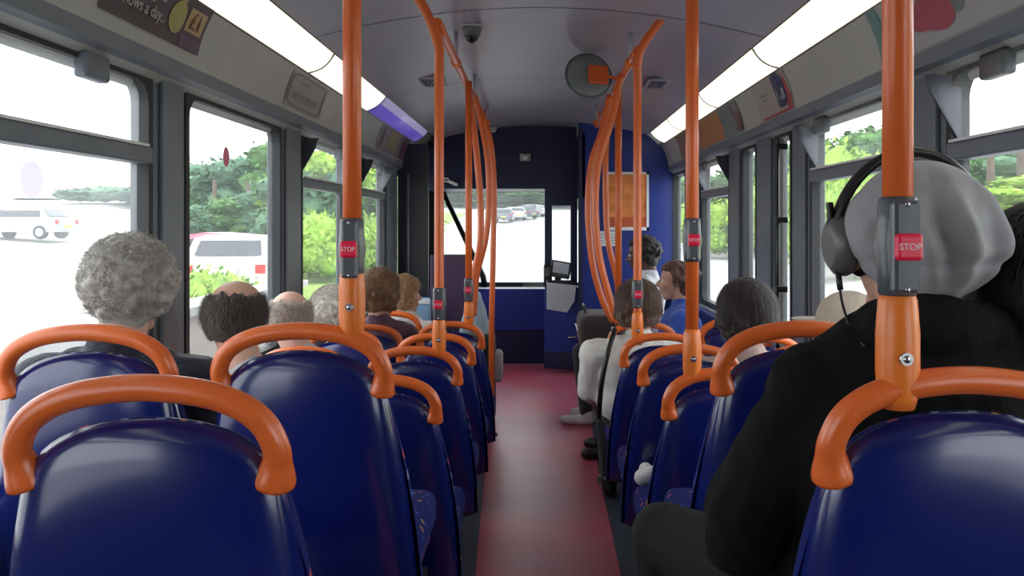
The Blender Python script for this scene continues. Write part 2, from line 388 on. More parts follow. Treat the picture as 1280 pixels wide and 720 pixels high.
# ------------------------------------------------------------------ ceiling lamps
def lamp(s, y0, y1, lens, label, split=None):
    a = Vector((s*LOX,0,LOZ)); b = Vector((s*LIX,0,LIZ))
    t = empty('ceiling_light', ((a.x+b.x)/2,y0,(a.z+b.z)/2), label, 'ceiling light', 'strip lamps along the ceiling edge')
    c = Vector((t.location.x,0,t.location.z)); d = b-a; nrm = Vector((-d.z,0,d.x)).normalized()
    if nrm.z > 0: nrm = -nrm
    bm = bmesh.new(); K = 8; R = []
    for y in (.012, y1-y0-.012):
        R.append([bm.verts.new(a-c+d*(k/K)+nrm*(.012*math.sin(PI*k/K))+Vector((0,y,0))) for k in range(K+1)])
    for k in range(K):
        f = bm.faces.new((R[0][k],R[0][k+1],R[1][k+1],R[1][k])); f.smooth = True
        if split and k >= 5: f.material_index = 1
    bm.faces.new(R[0]+[]) ; bm.faces.new(R[1])
    build('diffuser', bm, [lens]+([split] if split else []), t)
    bm = bmesh.new()
    for y in (0, y1-y0-.012):
        v0 = [bm.verts.new(q) for q in [a-c+d*(k/K)+nrm*(.018*math.sin(PI*k/K)+.002)+Vector((0,y,0)) for k in range(K+1)]]
        v1 = [bm.verts.new(v.co+Vector((0,.012,0))) for v in v0]
        for k in range(K): bm.faces.new((v0[k],v0[k+1],v1[k+1],v1[k]))
    for e, q in ((a,-.006),(b,.006)):
        e2 = e-c; w = d.normalized()*q*1.3
        vs = [bm.verts.new(e2+o) for o in (nrm*.004, nrm*.004+w, Vector((0,y1-y0,0))+nrm*.004+w, Vector((0,y1-y0,0))+nrm*.004)]; bm.faces.new(vs)
    build('divider', bm, M['lampframe'], t)
    return t
segL = [(-1.2,.1),(.1,1.45),(1.45,2.8),(2.8,4.19),(4.19,5.6)]
nmsL = ['lit strip lamp on the left behind the camera','lit strip lamp on the left nearest the camera','lit strip lamp above the brown poster on the left','long lit strip lamp on the left ending behind the first orange pole','last lit strip lamp on the left before the unlit violet panel']
for (a,b), l_ in zip(segL, nmsL): lamp(-1, a, b, M['lens'], l_)
lamp(-1, 5.6, 7.7, M['violet'], 'unlit lens panel with a violet reflection as its glow, front end of the left strip', M['violetpale'])
segR = [(-1.2,.1),(.1,1.4),(1.4,2.7),(2.7,4.06),(4.06,5.45),(5.45,6.78),(6.78,7.8)]
nmsR = ['lit strip lamp on the right behind the camera','lit strip lamp on the right nearest the camera','lit strip lamp on the right above the teal edged poster','longest visible lit strip lamp on the right','lit strip lamp on the right above the blue oval poster','lit strip lamp on the right crossed by the second orange pole','short last lit strip lamp on the right by the bulkhead']
for (a,b), l_ in zip(segR, nmsR): lamp(1, a, b, M['lens'], l_)

# ------------------------------------------------------------------ advertising panels on the coves
def cove_quad(bm, s, y0, y1, t0, t1, off=.003, mi=0, n=4):
    g = []
    for k in range(n+1):
        p = cove_pt(s, t0+(t1-t0)*k/n); q = Vector((-s*off,0,-.001))
        g.append((bm.verts.new((p.x+q.x,y0,p.z+q.z)), bm.verts.new((p.x+q.x,y1,p.z+q.z))))
    for a, b in zip(g, g[1:]):
        f = bm.faces.new((a[0],a[1],b[1],b[0])); f.material_index = mi
def cove_blob(bm, s, yc, tc, ry, rt, off, fn=None, mi=0, n=28):
    vs = []
    for k in range(n):
        a = 2*PI*k/n; r = fn(a) if fn else 1
        p = cove_pt(s, tc+rt*r*math.sin(a)); vs.append(bm.verts.new((p.x-s*off, yc+ry*r*math.cos(a), p.z)))
    f = bm.faces.new(vs); f.material_index = mi
def colm(n, c, r=.5): 
    if n not in M: M[n] = mat(n, c, r)
    return M[n]
def coverot(s, y, tt, off=.006):
    p = cove_pt(s, tt); up = (cove_pt(s,1)-cove_pt(s,0)).normalized()
    nrm = Vector((-s,0,0)); nrm = (nrm-up*nrm.dot(up)).normalized(); right = up.cross(nrm)
    m = Matrix((right, up, nrm)).transposed().to_4x4(); m.translation = p+nrm*off+Vector((0,y,0)); return m
def poster(s, y0, y1, t0, t1, m, label, cat='poster'):
    t = empty('cove_poster', (0,0,0), label, cat, None)
    bm = bmesh.new(); cove_quad(bm, s, y0, y1, t0, t1, .003); build('sheet', bm, m, t); return t
t = poster(-1, 2.30, 2.97, .22, 1.0, colm('poster_brown',(.075,.05,.06)), 'dark brown poster with yellow figure and £1 on the left cove')
bm = bmesh.new(); cove_quad(bm,-1,2.815,2.945,.50,.86,.005); build('price_box', bm, colm('p_amber',(.42,.30,.14)), t)
text_mesh('£1', .085, 'price_lettering', colm('p_rust',(.16,.05,.03)), t, coverot(-1,2.88,.68,.008))
bm = bmesh.new(); cove_blob(bm,-1,2.745,.62,.048,.28,.006, lambda a: 1+.12*math.cos(2*a)); cove_blob(bm,-1,2.745,.93,.024,.09,.006); build('yellow_figure', bm, colm('p_yellow',(.36,.32,.10)), t)
text_mesh('begins', .06, 'lettering', colm('p_lilac',(.38,.34,.40)), t, coverot(-1,2.56,.80,.008))
text_mesh('& knows a day..', .052, 'lettering', M['cove'], t, coverot(-1,2.50,.52,.008))
bm = bmesh.new(); cove_quad(bm,-1,2.80,2.965,.24,.42,.005); build('footer', bm, colm('p_plum',(.10,.06,.11)), t)
t = poster(-1, 3.98, 4.62, .12, .90, colm('p_faint',(.30,.29,.28)), 'faded pale notice in a rounded frame on the left cove')
bm = bmesh.new()
fr = []
for (y,z_) in rrect(4.0,4.60,.15,.87,.10): fr.append((y,z_))
for o_, w_ in ((0,.015),):
    A = [bm.verts.new(cove_pt(-1,z)+Vector((.006,y,0))) for y,z in fr]
    B = [bm.verts.new(cove_pt(-1,.51+(z-.51)*.93)+Vector((.006,4.3+(y-4.3)*.95,0))) for y,z in fr]
    for i in range(len(fr)): j=(i+1)%len(fr); bm.faces.new((A[i],A[j],B[j],B[i]))
build('rounded_border', bm, colm('p_grey',(.13,.13,.13)), t)
bm = bmesh.new()
for i, (y0,y1) in enumerate(((4.06,4.16),(4.19,4.27),(4.30,4.38),(4.41,4.5))): cove_quad(bm,-1,y0,y1,.32,.48,.006)
cove_quad(bm,-1,4.16,4.3,.70,.76,.006); build('faint_print', bm, colm('p_grey2',(.19,.19,.19)), t)
t = poster(-1, 6.2, 7.5, .05, .95, colm('p_dull',(.17,.14,.17)), 'dull violet poster with a yellow patch at the left front')
bm = bmesh.new(); cove_quad(bm,-1,6.62,6.95,.25,.9,.006); build('yellow_patch', bm, colm('p_olive',(.24,.20,.04)), t)
bm = bmesh.new(); cove_quad(bm,-1,7.2,7.42,.1,.75,.006); build('magenta_patch', bm, colm('p_magenta',(.16,.03,.10)), t)
bm = bmesh.new(); cove_blob(bm,-1,6.35,.5,.03,.4,.006); build('dark_mark', bm, colm('p_dark',(.06,.05,.08)), t)
# right cove
t = poster(1, 4.02, 4.62, .04, .96, colm('p_cream',(.36,.32,.30)), 'cream poster with a dark blue oval and red corner')
bm = bmesh.new(); cove_blob(bm,1,4.17,.56,.085,.40,.005, lambda a: 1/max(abs(math.cos(a))**4+abs(math.sin(a))**4,1e-3)**.25); build('blue_oval', bm, colm('p_blue',(.03,.03,.11)), t)
text_mesh('10.8', .075, 'lettering', colm('p_white',(.5,.5,.52)), t, coverot(1,4.17,.46,.009))
bm = bmesh.new(); cove_quad(bm,1,4.03,4.10,.05,.42,.004); cove_blob(bm,1,4.065,.5,.02,.4,.004); build('red_corner', bm, colm('p_red',(.36,.05,.06)), t)
bm = bmesh.new(); cove_quad(bm,1,4.38,4.52,.60,.65,.006); cove_quad(bm,1,4.42,4.48,.48,.52,.006); build('faint_print', bm, M['p_grey2'], t)
bm = bmesh.new(); cove_quad(bm,1,4.03,4.55,.03,.09,.006); build('red_footer', bm, M['p_red'], t)
t = poster(1, 5.0, 5.5, .05, .95, colm('p_slate',(.16,.19,.21)), 'slate grey poster with a dark red mark by the front pole')
bm = bmesh.new(); cove_quad(bm,1,5.02,5.14,.1,.65,.006); cove_blob(bm,1,5.16,.7,.03,.25,.006); build('red_mark', bm, colm('p_wine',(.17,.06,.08)), t)
t = poster(1, 5.52, 6.35, .05, .95, colm('p_orange',(.42,.17,.06)), 'orange poster behind the second right-hand pole')
t = poster(1, 6.4, 7.2, .05, .95, colm('p_brown',(.26,.17,.13)), 'brown poster at the front end of the right cove')
t = poster(1, 2.02, 2.98, .03, .97, colm('p_pale',(.36,.36,.37)), 'pale poster with teal edge, crimson shape and grey drop')
bm = bmesh.new(); cove_quad(bm,1,2.90,2.98,.03,.97,.005); build('teal_edge', bm, colm('p_teal',(.12,.24,.24)), t)
bm = bmesh.new(); cove_blob(bm,1,2.56,.50,.13,.34,.006, lambda a: 1+.18*math.cos(3*a+.6)); cove_blob(bm,1,2.50,.80,.05,.15,.006); build('crimson_shape', bm, colm('p_crimson',(.38,.06,.10)), t)
bm = bmesh.new(); cove_blob(bm,1,2.41,.52,.045,.22,.005); build('grey_drop', bm, colm('p_slate2',(.16,.19,.19)), t)
bm = bmesh.new(); cove_blob(bm,1,2.16,.72,.06,.40,.006, lambda a: 1-.25*max(0,math.sin(-a))); build('yellow_green_drop', bm, colm('p_lime',(.33,.36,.04)), t)
bm = bmesh.new(); cove_blob(bm,1,2.07,.42,.012,.07,.006); cove_blob(bm,1,2.04,.62,.01,.09,.006); build('ink_marks', bm, M['p_dark'], t)

# ------------------------------------------------------------------ bulkhead poster, notices, small fittings
t = empty('framed_poster', (0,0,0), 'large orange poster in a white frame on the blue bulkhead', 'poster')
a = P(756,215,7.985); b = P(811,288,7.985)
bm = bmesh.new()
for lo_, hi_ in (((a.x,7.975,a.z-.022),(b.x,7.998,a.z)),((a.x,7.975,b.z),(b.x,7.998,b.z+.03)),((a.x,7.975,b.z),(a.x+.02,7.998,a.z)),((b.x-.022,7.975,b.z),(b.x,7.998,a.z))): box(bm, lo_, hi_)
build('frame', bm, M['paper'], t)
bm = bmesh.new(); box(bm, (a.x+.015,7.985,b.z+.02), (b.x-.015,7.995,a.z-.015)); build('print', bm, mat('poster_orange',(.75,.25,.06),.6,var=.3,noise_s=9), t)
bm = bmesh.new(); box(bm, (a.x+.02,7.982,b.z+.03), (b.x-.022,7.985,b.z+.12)); build('red_foot', bm, mat('poster_red',(.50,.09,.03),.6), t)
for k in range(2):
    p = P(747+13*k,289,7.985)
    o = empty('notice_sheet', (p.x,7.99,p.z), ['small white notice left of pair under the orange poster','small white notice right of pair under the orange poster'][k], 'notice', 'small notices on the bulkhead')
    bm = bmesh.new(); box(bm, (0,-.004,-.135), (.075,.002,0)); build('sheet', bm, M['paper'], o)
    bm = bmesh.new(); 
    for q in range(4): box(bm, (.012,-.005,-.03-q*.025), (.062,-.0041,-.036-q*.025))
    build('print', bm, M['p_grey'], o)
p = P(657,197,8.4)
t = empty('header_camera', (p.x,8.4,p.z), 'small white camera on the dark header above the windscreen', 'camera')
bm = bmesh.new(); rbox(bm, (-.055,-.05,-.035), (.05,0,.035), .012); build('housing', bm, M['cove'], t)
bm = bmesh.new(); ball(bm, (.0,-.055,-.005), (.024,.012,.024)); build('camera_lens', bm, M['white'], t)
p = P(564,228,8.4)
t = empty('white_wedge', (p.x,8.38,p.z), 'white wedge shaped sign on the header above the left windscreen', 'piece')  # plain white wedge shape fixed to the header
bm = bmesh.new(); rbox(bm, (-.07,-.02,-.014), (.07,.018,.016), .006, M4=Matrix.Rotation(math.radians(24),4,'Y')); rbox(bm, (-.075,-.02,.0), (-.02,.018,.045), .008); build('plate', bm, M['white'], t)
t = tag(empty('wiper_arm', (0,0,0), 'black diagonal wiper arm across the left windscreen', 'wiper arm'))
bm = bmesh.new(); tube(bm, [P(552,236,9.6),P(604,346,9.6),P(607,365,9.6)], [.026,.034,.034], 10); build('arm', bm, M['black'], t)
# dome camera on ceiling
p = P(590,38,4.1); z = dome(p.x)
t = empty('dome_camera', (p.x,4.1,z), 'grey dome camera under the ceiling near the left rail', 'camera')
bm = bmesh.new(); tube(bm, [(0,0,.005),(0,0,-.02),(0,0,-.055)], [.045,.045,.036], 20); build('housing', bm, M['headgrey'], t)
bm = bmesh.new(); ball(bm, (0,-.005,-.055), (.03,.03,.03)); build('dome', bm, M['black'], t)
bm = bmesh.new(); rbox(bm, (-.05,-.05,-.012), (.05,.09,.0), .006); build('mounting_plate', bm, M['cove'], t)
for px, py, l_ in ((540,127,'slatted ceiling vent beside the left rail'),(822,125,'slatted ceiling vent right of the mirror')):
    Y = 5.4; p = P(px,py,Y); z = dome(p.x)
    t = empty('ceiling_vent', (p.x,Y,z), l_, 'vent', 'ceiling vents')
    bm = bmesh.new(); rbox(bm, (-.075,-.16,-.014), (.075,.16,.0), .005); build('vent_frame', bm, M['ceiling'], t)
    bm = bmesh.new()
    for k in range(5): box(bm, (-.05+.02*k,-.12,-.019), (-.04+.02*k,.12,-.013))
    build('slats', bm, M['dark'], t)
for px, l_ in ((617,'small white ceiling spotlight over the left windscreen'),(726,'small white ceiling spotlight over the cab door')):
    p = P(px,158,8.2); z = dome(p.x)
    t = empty('spotlight', (p.x,8.2,z), l_, 'spotlight', 'spotlights before the header')
    bm = bmesh.new(); tube(bm, [(0,0,0),(0,0,-.03),(0,0,-.05)], [.035,.035,.02], 14); build('housing', bm, M['cove'], t)
    bm = bmesh.new(); ball(bm, (0,0,-.05), (.018,.018,.01)); build('lens', bm, M['white'], t)

# ------------------------------------------------------------------ convex mirror
t = empty('convex_mirror', (.262,4.75,P(0,95,4.75).z), 'round grey backed mirror on an orange bracket by the right rail', 'mirror')
Rm = Matrix.Rotation(math.radians(-14),4,'X') @ Matrix.Rotation(math.radians(12),4,'Z')
bm = bmesh.new(); r = bmesh.ops.create_uvsphere(bm, u_segments=40, v_segments=20, radius=.30)
bmesh.ops.bisect_plane(bm, geom=bm.verts[:]+bm.edges[:]+bm.faces[:], plane_co=(0,0,.272), plane_no=(0,0,1), clear_inner=True)
for v in bm.verts: v.co = Rm @ Matrix.Rotation(-PI/2,4,'X') @ Vector((v.co.x,v.co.y,v.co.z-.272))
build('mirror_face', bm, M['mirror'], t, True)
bm = bmesh.new(); pts = [Rm @ Vector((.127*math.cos(2*PI*k/40),.0,.127*math.sin(2*PI*k/40))) for k in range(41)]; tube(bm, pts, .006, 8, caps=False); build('rim', bm, M['wall'], t)
bm = bmesh.new(); tube(bm, [Rm@Vector((0,-.001,0)),Rm@Vector((0,-.012,0)),Rm@Vector((0,-.02,0)),Rm@Vector((0,-.023,0))], [.124,.115,.08,.01], 36); build('back_shell', bm, mat('mirror_back_grey',(.20,.235,.24),.35), t)
bm = bmesh.new(); rbox(bm, (-.01,-.045,-.055), (.10,-.024,.05), .008, M4=Rm); build('bracket_plate', bm, M['orange'], t)
bm = bmesh.new(); tube(bm, catmull([Rm@Vector((.08,-.03,0)),(.13,-.02,-.012),(.172,-.005,-.03)],5), .009, 10); build('arm', bm, M['orange'], t)

# ------------------------------------------------------------------ poles and rails
PR = .0185
def bellpush(par, c, r=PR, w=.045, full=True):
    g = empty('bell_push', c, None, None); g.parent = par
    bm = bmesh.new()
    N = 12; H = .052 if full else .05
    prof = [(-.062,r+.002),(-.058,r+.005),(-.028,r+.006),(0,r+.0095),(.028,r+.006),(.058,r+.005),(.062,r+.002)]
    tube(bm, [(0,0,z) for z,_ in prof], [q for _,q in prof], 28)
    build('bell_housing', bm, M['bell'], g)
    bm = bmesh.new(); rbox(bm, (-.017,-r-.012,-.058), (.017,-r+.006,.058), .006); build('button_plate', bm, M['bell'], g)
    b = bmesh.new(); rbox(b, (-.0165,-r-.02,-.0165), (.0165,-r-.008,.0165), .005, seg=3); bt = build('stop_button', b, M['red'], g)
    text_mesh('STOP', .0115, 'stop_lettering', M['white'], bt, Matrix.Translation((0,-r-.0202,0)) @ Matrix.Rotation(PI/2,4,'X'), .0004)
    bm = bmesh.new()
    for z in (-.052,.052): ball(bm, (.0,-r-.012,z), (.0035,.002,.0035), sub=2)
    build('screws', bm, M['steel'], g)
def pole(X, Y, zb, zt, bell, label, top=None, socket=True, pts=None):
    t = empty('stanchion_pole', (X,Y,zb), label, 'pole')
    pp = pts or [(X,Y,zb),(X,Y,(zb+zt)/2),(X,Y,zt)]
    if top: pp = [(X,Y,zb),(X,Y,zb+.4),(X,Y,zt-.14)]+top
    pl = [Vector(p)-Vector((X,Y,zb)) for p in (catmull(pp,6) if (top or pts) else pp)]
    bm = bmesh.new(); tube(bm, pl, PR, 20); build('tube', bm, M['orange'], t)
    if socket:
        bm = bmesh.new(); prof = [(-.065,.020),(-.05,.024),(-.02,.0265),(.03,.0265),(.07,.0235),(.082,.019)]
        tube(bm, [(0,0,z) for z,_ in prof], [q for _,q in prof], 24); s_ = build('socket', bm, M['orange2'], t)
        bm = bmesh.new(); tube(bm, [(0,-.024,0),(0,-.029,0)], [.009,.008], 14); ball(bm, (0,-.028,0), (.005,.004,.005), sub=2); build('bolt', bm, M['steel'], s_)
    if bell is not None: bellpush(t, (0,0,bell-zb))
    return t
ZR = CZ+.77
pole(-.378, 1.77, 1.215, dome(-.378), 1.33, 'nearest orange pole on the left with grey STOP bell push')
pole(.447, 1.10, 1.215, dome(.447), 1.352, 'nearest orange pole on the right with red STOP button')
pole(.432, 2.50, 1.00, dome(.432), 1.335, 'second orange pole on the right with grey bell push')
pole(-.385, 3.36, .94, 2.1, 1.075, 'second orange pole on the left, bent over at the ceiling', top=[(-.388,3.36,2.06),(-.43,3.36,2.18),(-.50,3.36,dome(-.5)+.01)])
pole(.432, 3.90, .91, 2.1, 1.07, 'third orange pole on the right, in front of the orange poster', top=[(.432,3.9,2.08),(.455,3.9,2.17),(.54,3.9,dome(.54)+.01)])
pole(-.385, 4.75, .88, ZR, 1.025, 'third orange pole on the left with small bell push')
pole(.432, 4.85, .90, ZR, None, 'straight thin orange pole right of the bent pair', socket=False)
def bent(label, base, mids, top):
    pts = [base]+mids+[top]
    b = Vector(base); t = empty('bent_pole', b, label, 'pole')
    bm = bmesh.new(); tube(bm, [p-b for p in catmull(pts,8)], PR, 16); build('tube', bm, M['orange'], t)
    return t
def PP(*l): return [P(*q) for q in l]
l_ = PP((766,402,5.1),(752,372,5.1),(740,325,5.1),(735,262,5.1),(739,205,5.1),(752,165,5.1),(762,119,5.1)); bent('outermost bulging orange pole of the right-hand pair', l_[0], l_[1:-1], l_[-1])
l_ = PP((773,404,4.5),(762,372,4.5),(749,320,4.5),(744,260,4.5),(748,205,4.5),(764,150,4.5),(776,93,4.5)); bent('nearer bulging orange pole of the right-hand pair', l_[0], l_[1:-1], l_[-1])
l_ = PP((778,385,5.6),(770,345,5.6),(760,300,5.6),(757,250,5.6),(757,200,5.6),(759,160,5.6),(760,129,5.6)); bent('orange pole bending at its foot beside the small notices', l_[0], l_[1:-1], l_[-1])
l_ = PP((588,398,4.95),(592,345,4.95),(600,305,4.95),(601,260,4.95),(597,205,4.95),(591,150,4.95),(584,104,4.95)); bent('bulging orange pole just right of the third left pole', l_[0], l_[1:-1], l_[-1])
l_ = PP((592,395,5.5),(596,345,5.5),(607,300,5.5),(611,255,5.5),(610,205,5.5),(603,160,5.5),(595,124,5.5)); bent('second bulging orange pole at the left, nearer the windscreen', l_[0], l_[1:-1], l_[-1])
l_ = [Vector((-.315,5.73,.0)),Vector((-.315,5.73,.7)),Vector((-.305,5.73,1.2)),Vector((-.30,5.73,1.65)),Vector((-.33,5.73,1.95)),Vector((-.40,5.73,ZR-.01))]; t = bent('orange pole standing on the floor by the aisle at the left front', l_[0], l_[1:-1], l_[-1])
bm = bmesh.new(); tube(bm, [(0,0,.003),(0,0,.012),(0,0,.03)], [.04,.04,.022], 16); build('floor_flange', bm, M['dark'], t)
def rail(pts, label):
    b = Vector(pts[0]); t = empty('ceiling_rail', b, label, 'rail')
    bm = bmesh.new(); tube(bm, [Vector(p)-b for p in catmull(pts,6)], PR, 16); build('tube', bm, M['orange'], t)
    for y in (4.2, 5.4, 6.7):
        x = pts[1][0]; bm = bmesh.new(); tube(bm, [Vector((x,y,ZR))-b, Vector((x,y,dome(x)))-b], .011, 10); build('hanger', bm, M['ceiling'], t)
        bm = bmesh.new(); tube(bm, [Vector((x,y-.035,ZR))-b, Vector((x,y+.035,ZR))-b], .0235, 16); build('clamp', bm, M['orange2'], t)
rail([(-.392,3.36,ZR),(-.40,4.5,ZR),(-.41,6,ZR),(-.42,6.9,ZR),(-.43,7.05,ZR+.06),(-.43,7.08,dome(.43))], 'orange ceiling rail running forward on the left')
rail([(.432,3.90,ZR),(.43,4.8,ZR),(.44,6,ZR),(.45,6.9,ZR),(.46,7.05,ZR+.06),(.46,7.08,dome(.46))], 'orange ceiling rail running forward on the right with the mirror')

# ------------------------------------------------------------------ seats
def shell_z(u, H): return H-.055*abs(u)**2.2-.05*abs(u)**8
def seat_shell(back):
    """grid half: back=True is the glossy plastic shell (towards -y), else the padded front"""
    bm = bmesh.new(); NU, NV = 28, 26; H = .62; g = []
    for j in range(NV+1):
        v = j/NV; row = []
        for i in range(NU+1):
            u = -1+2*i/NU
            hw = .172+.052*(1-v**2.2)
            hw *= 1 if back else 1.0+.05*(1-v**3)
            z = v*shell_z(u, H)
            e = (1-abs(u)**5)*(1-v**9)
            if back: y = -.006-.052*e**.5*(.55+.45*math.sin(PI*min(1,v*1.05)))
            else: y = .004+.055*e**.45*(.75+.25*math.cos(v*7))
            row.append(bm.verts.new((u*hw, y, z)))
        g.append(row)
    for j in range(NV):
        for i in range(NU): bm.faces.new((g[j][i],g[j][i+1],g[j+1][i+1],g[j+1][i]))
    # rim back to the mid plane
    rim = [g[0][i] for i in range(NU+1)]+[g[j][NU] for j in range(1,NV+1)]+[g[NV][i] for i in range(NU-1,-1,-1)]+[g[j][0] for j in range(NV-1,0,-1)]
    r2 = [bm.verts.new((v.co.x*.99, .012 if back else -.004, v.co.z*.995)) for v in rim]
    for i in range(len(rim)): j=(i+1)%len(rim); bm.faces.new((rim[i],rim[j],r2[j],r2[i]))
    return bm
TILT = math.radians(9)
def make_seat():
    root = empty('bus_seat', (0,0,0), 'x', 'seat')
    # local frame: z=0 is the floor under the seat, backrest top near .865, handle top .92
    T = Matrix.Translation((0,.095,.27)) @ Matrix.Rotation(TILT,4,'X')
    bm = seat_shell(True); bmesh.ops.transform(bm, matrix=T, verts=bm.verts); build('back_shell', bm, M['blue'], root, True)
    bm = seat_shell(False); bmesh.ops.transform(bm, matrix=T, verts=bm.verts); build('backrest', bm, M['moquette'], root, True)
    pts = [(.158,-.004,.535),(.1635,-.008,.56),(.165,-.012,.585),(.150,-.012,.618),(.118,-.010,.642),(.07,-.008,.657),(0,-.006,.663)]
    pts = pts+[(-x,y,z) for x,y,z in pts[-2::-1]]
    pc = catmull(pts,6); n = len(pc); rr = []
    for k, p in enumerate(pc):
        q = min(k, n-1-k)/(n/2); rr.append(.0175+.010*math.exp(-(q/.16)**2))
    bm = bmesh.new(); tube(bm, pc, rr, 18)
    bmesh.ops.transform(bm, matrix=T, verts=bm.verts); build('grab_handle', bm, M['orange'], root)
    bm = bmesh.new(); rbox(bm, (-.215,.07,.36), (.215,.50,.46), .035, seg=4); build('seat_cushion', bm, M['moquette'], root, auto=1.2)
    bm = bmesh.new(); rbox(bm, (-.20,.10,.325), (.20,.47,.365), .012); build('seat_pan', bm, M['blue'], root)
    bm = bmesh.new(); rbox(bm, (-.05,.2,0), (.05,.36,.33), .01); rbox(bm, (-.11,.16,0), (.11,.40,.025), .006); build('pedestal', bm, M['seatbase'], root)
    for x in (-.12,.12):
        bm = bmesh.new(); box(bm, (x-.012,.04,.29), (x+.012,.14,.34)); build('back_bracket', bm, M['seatbase'], root)
    return root
seats = [  # (X centre, Y of handle, handle top z, label)
 (-.501,1.12,1.19,'nearest blue seat on the left, filling the bottom left corner'),
 (-.480,1.77,1.183,'blue aisle seat on the left joined to the nearest left pole'),
 (-.912,1.77,1.18,'blue window seat behind the curly grey haired passenger'),
 (-.479,2.65,.93,'third blue aisle seat on the left, with a lower handle'),
 (-.905,2.65,.93,'blue window seat behind the balding dark haired man'),
 (-.479,3.36,.915,'fourth blue aisle seat on the left, holding the second pole'),
 (-.905,3.36,.915,'blue window seat behind the bald man'),
 (-.479,4.05,.882,'fifth blue aisle seat on the left'),
 (-.905,4.05,.90,'blue window seat behind the curly haired passenger in pale top'),
 (-.479,4.72,.860,'front aisle seat on the left with the third pole'),
 (-.905,4.66,.85,'blue window seat behind the brown haired boy'),
 (-.905,5.38,.85,'blue window seat behind the sandy haired woman'),
 (.530,1.10,1.203,'nearest blue seat on the right, in the bottom right corner'),
 (.935,1.10,1.203,'blue window seat on the right edge behind dark haired passenger'),
 (.530,1.77,1.187,'blue aisle seat in front of the beanie wearer'),
 (.955,1.77,1.187,'blue window seat right of the beanie wearer\'s head'),
 (.530,2.50,.975,'blue aisle seat holding the second right-hand pole'),
 (.950,2.50,.975,'blue window seat behind the passenger in a beige cap'),
 (.530,3.12,.957,'fourth blue aisle seat on the right'),
 (.950,3.12,.955,'blue window seat behind the round dark haired passenger'),
 (.530,3.82,.91,'blue aisle seat behind the passenger in a white shirt'),
 (.950,3.78,.91,'blue window seat with sunlit handle by the right wall'),
 (.530,4.55,.88,'front aisle seat on the right beside the bulging poles'),
 (.950,4.30,.925,'front window seat on the right with an orange handle'),
]
proto = make_seat()
HT = .27+ (.663+.0175)*math.cos(TILT)-.001   # handle top above local floor
HY = .095-.663*math.sin(TILT)
for i, (x,y,z,l_) in enumerate(seats):
    o = proto if i == 0 else copy_tree(proto)
    fz = .26 if y < 2.2 else 0.004
    o.location = (x, y-HY, z-HT); o['label'] = l_
    # stand pedestal on the floor exactly
    for ch in [c for c in D.objects if c.parent == o]:
        if ch.name.startswith('pedestal'):
            dz = (z-HT)-fz; ch.scale.z = (.33+dz)/.33; ch.location.z = -dz
    o['group'] = 'blue bus seats with orange handles'

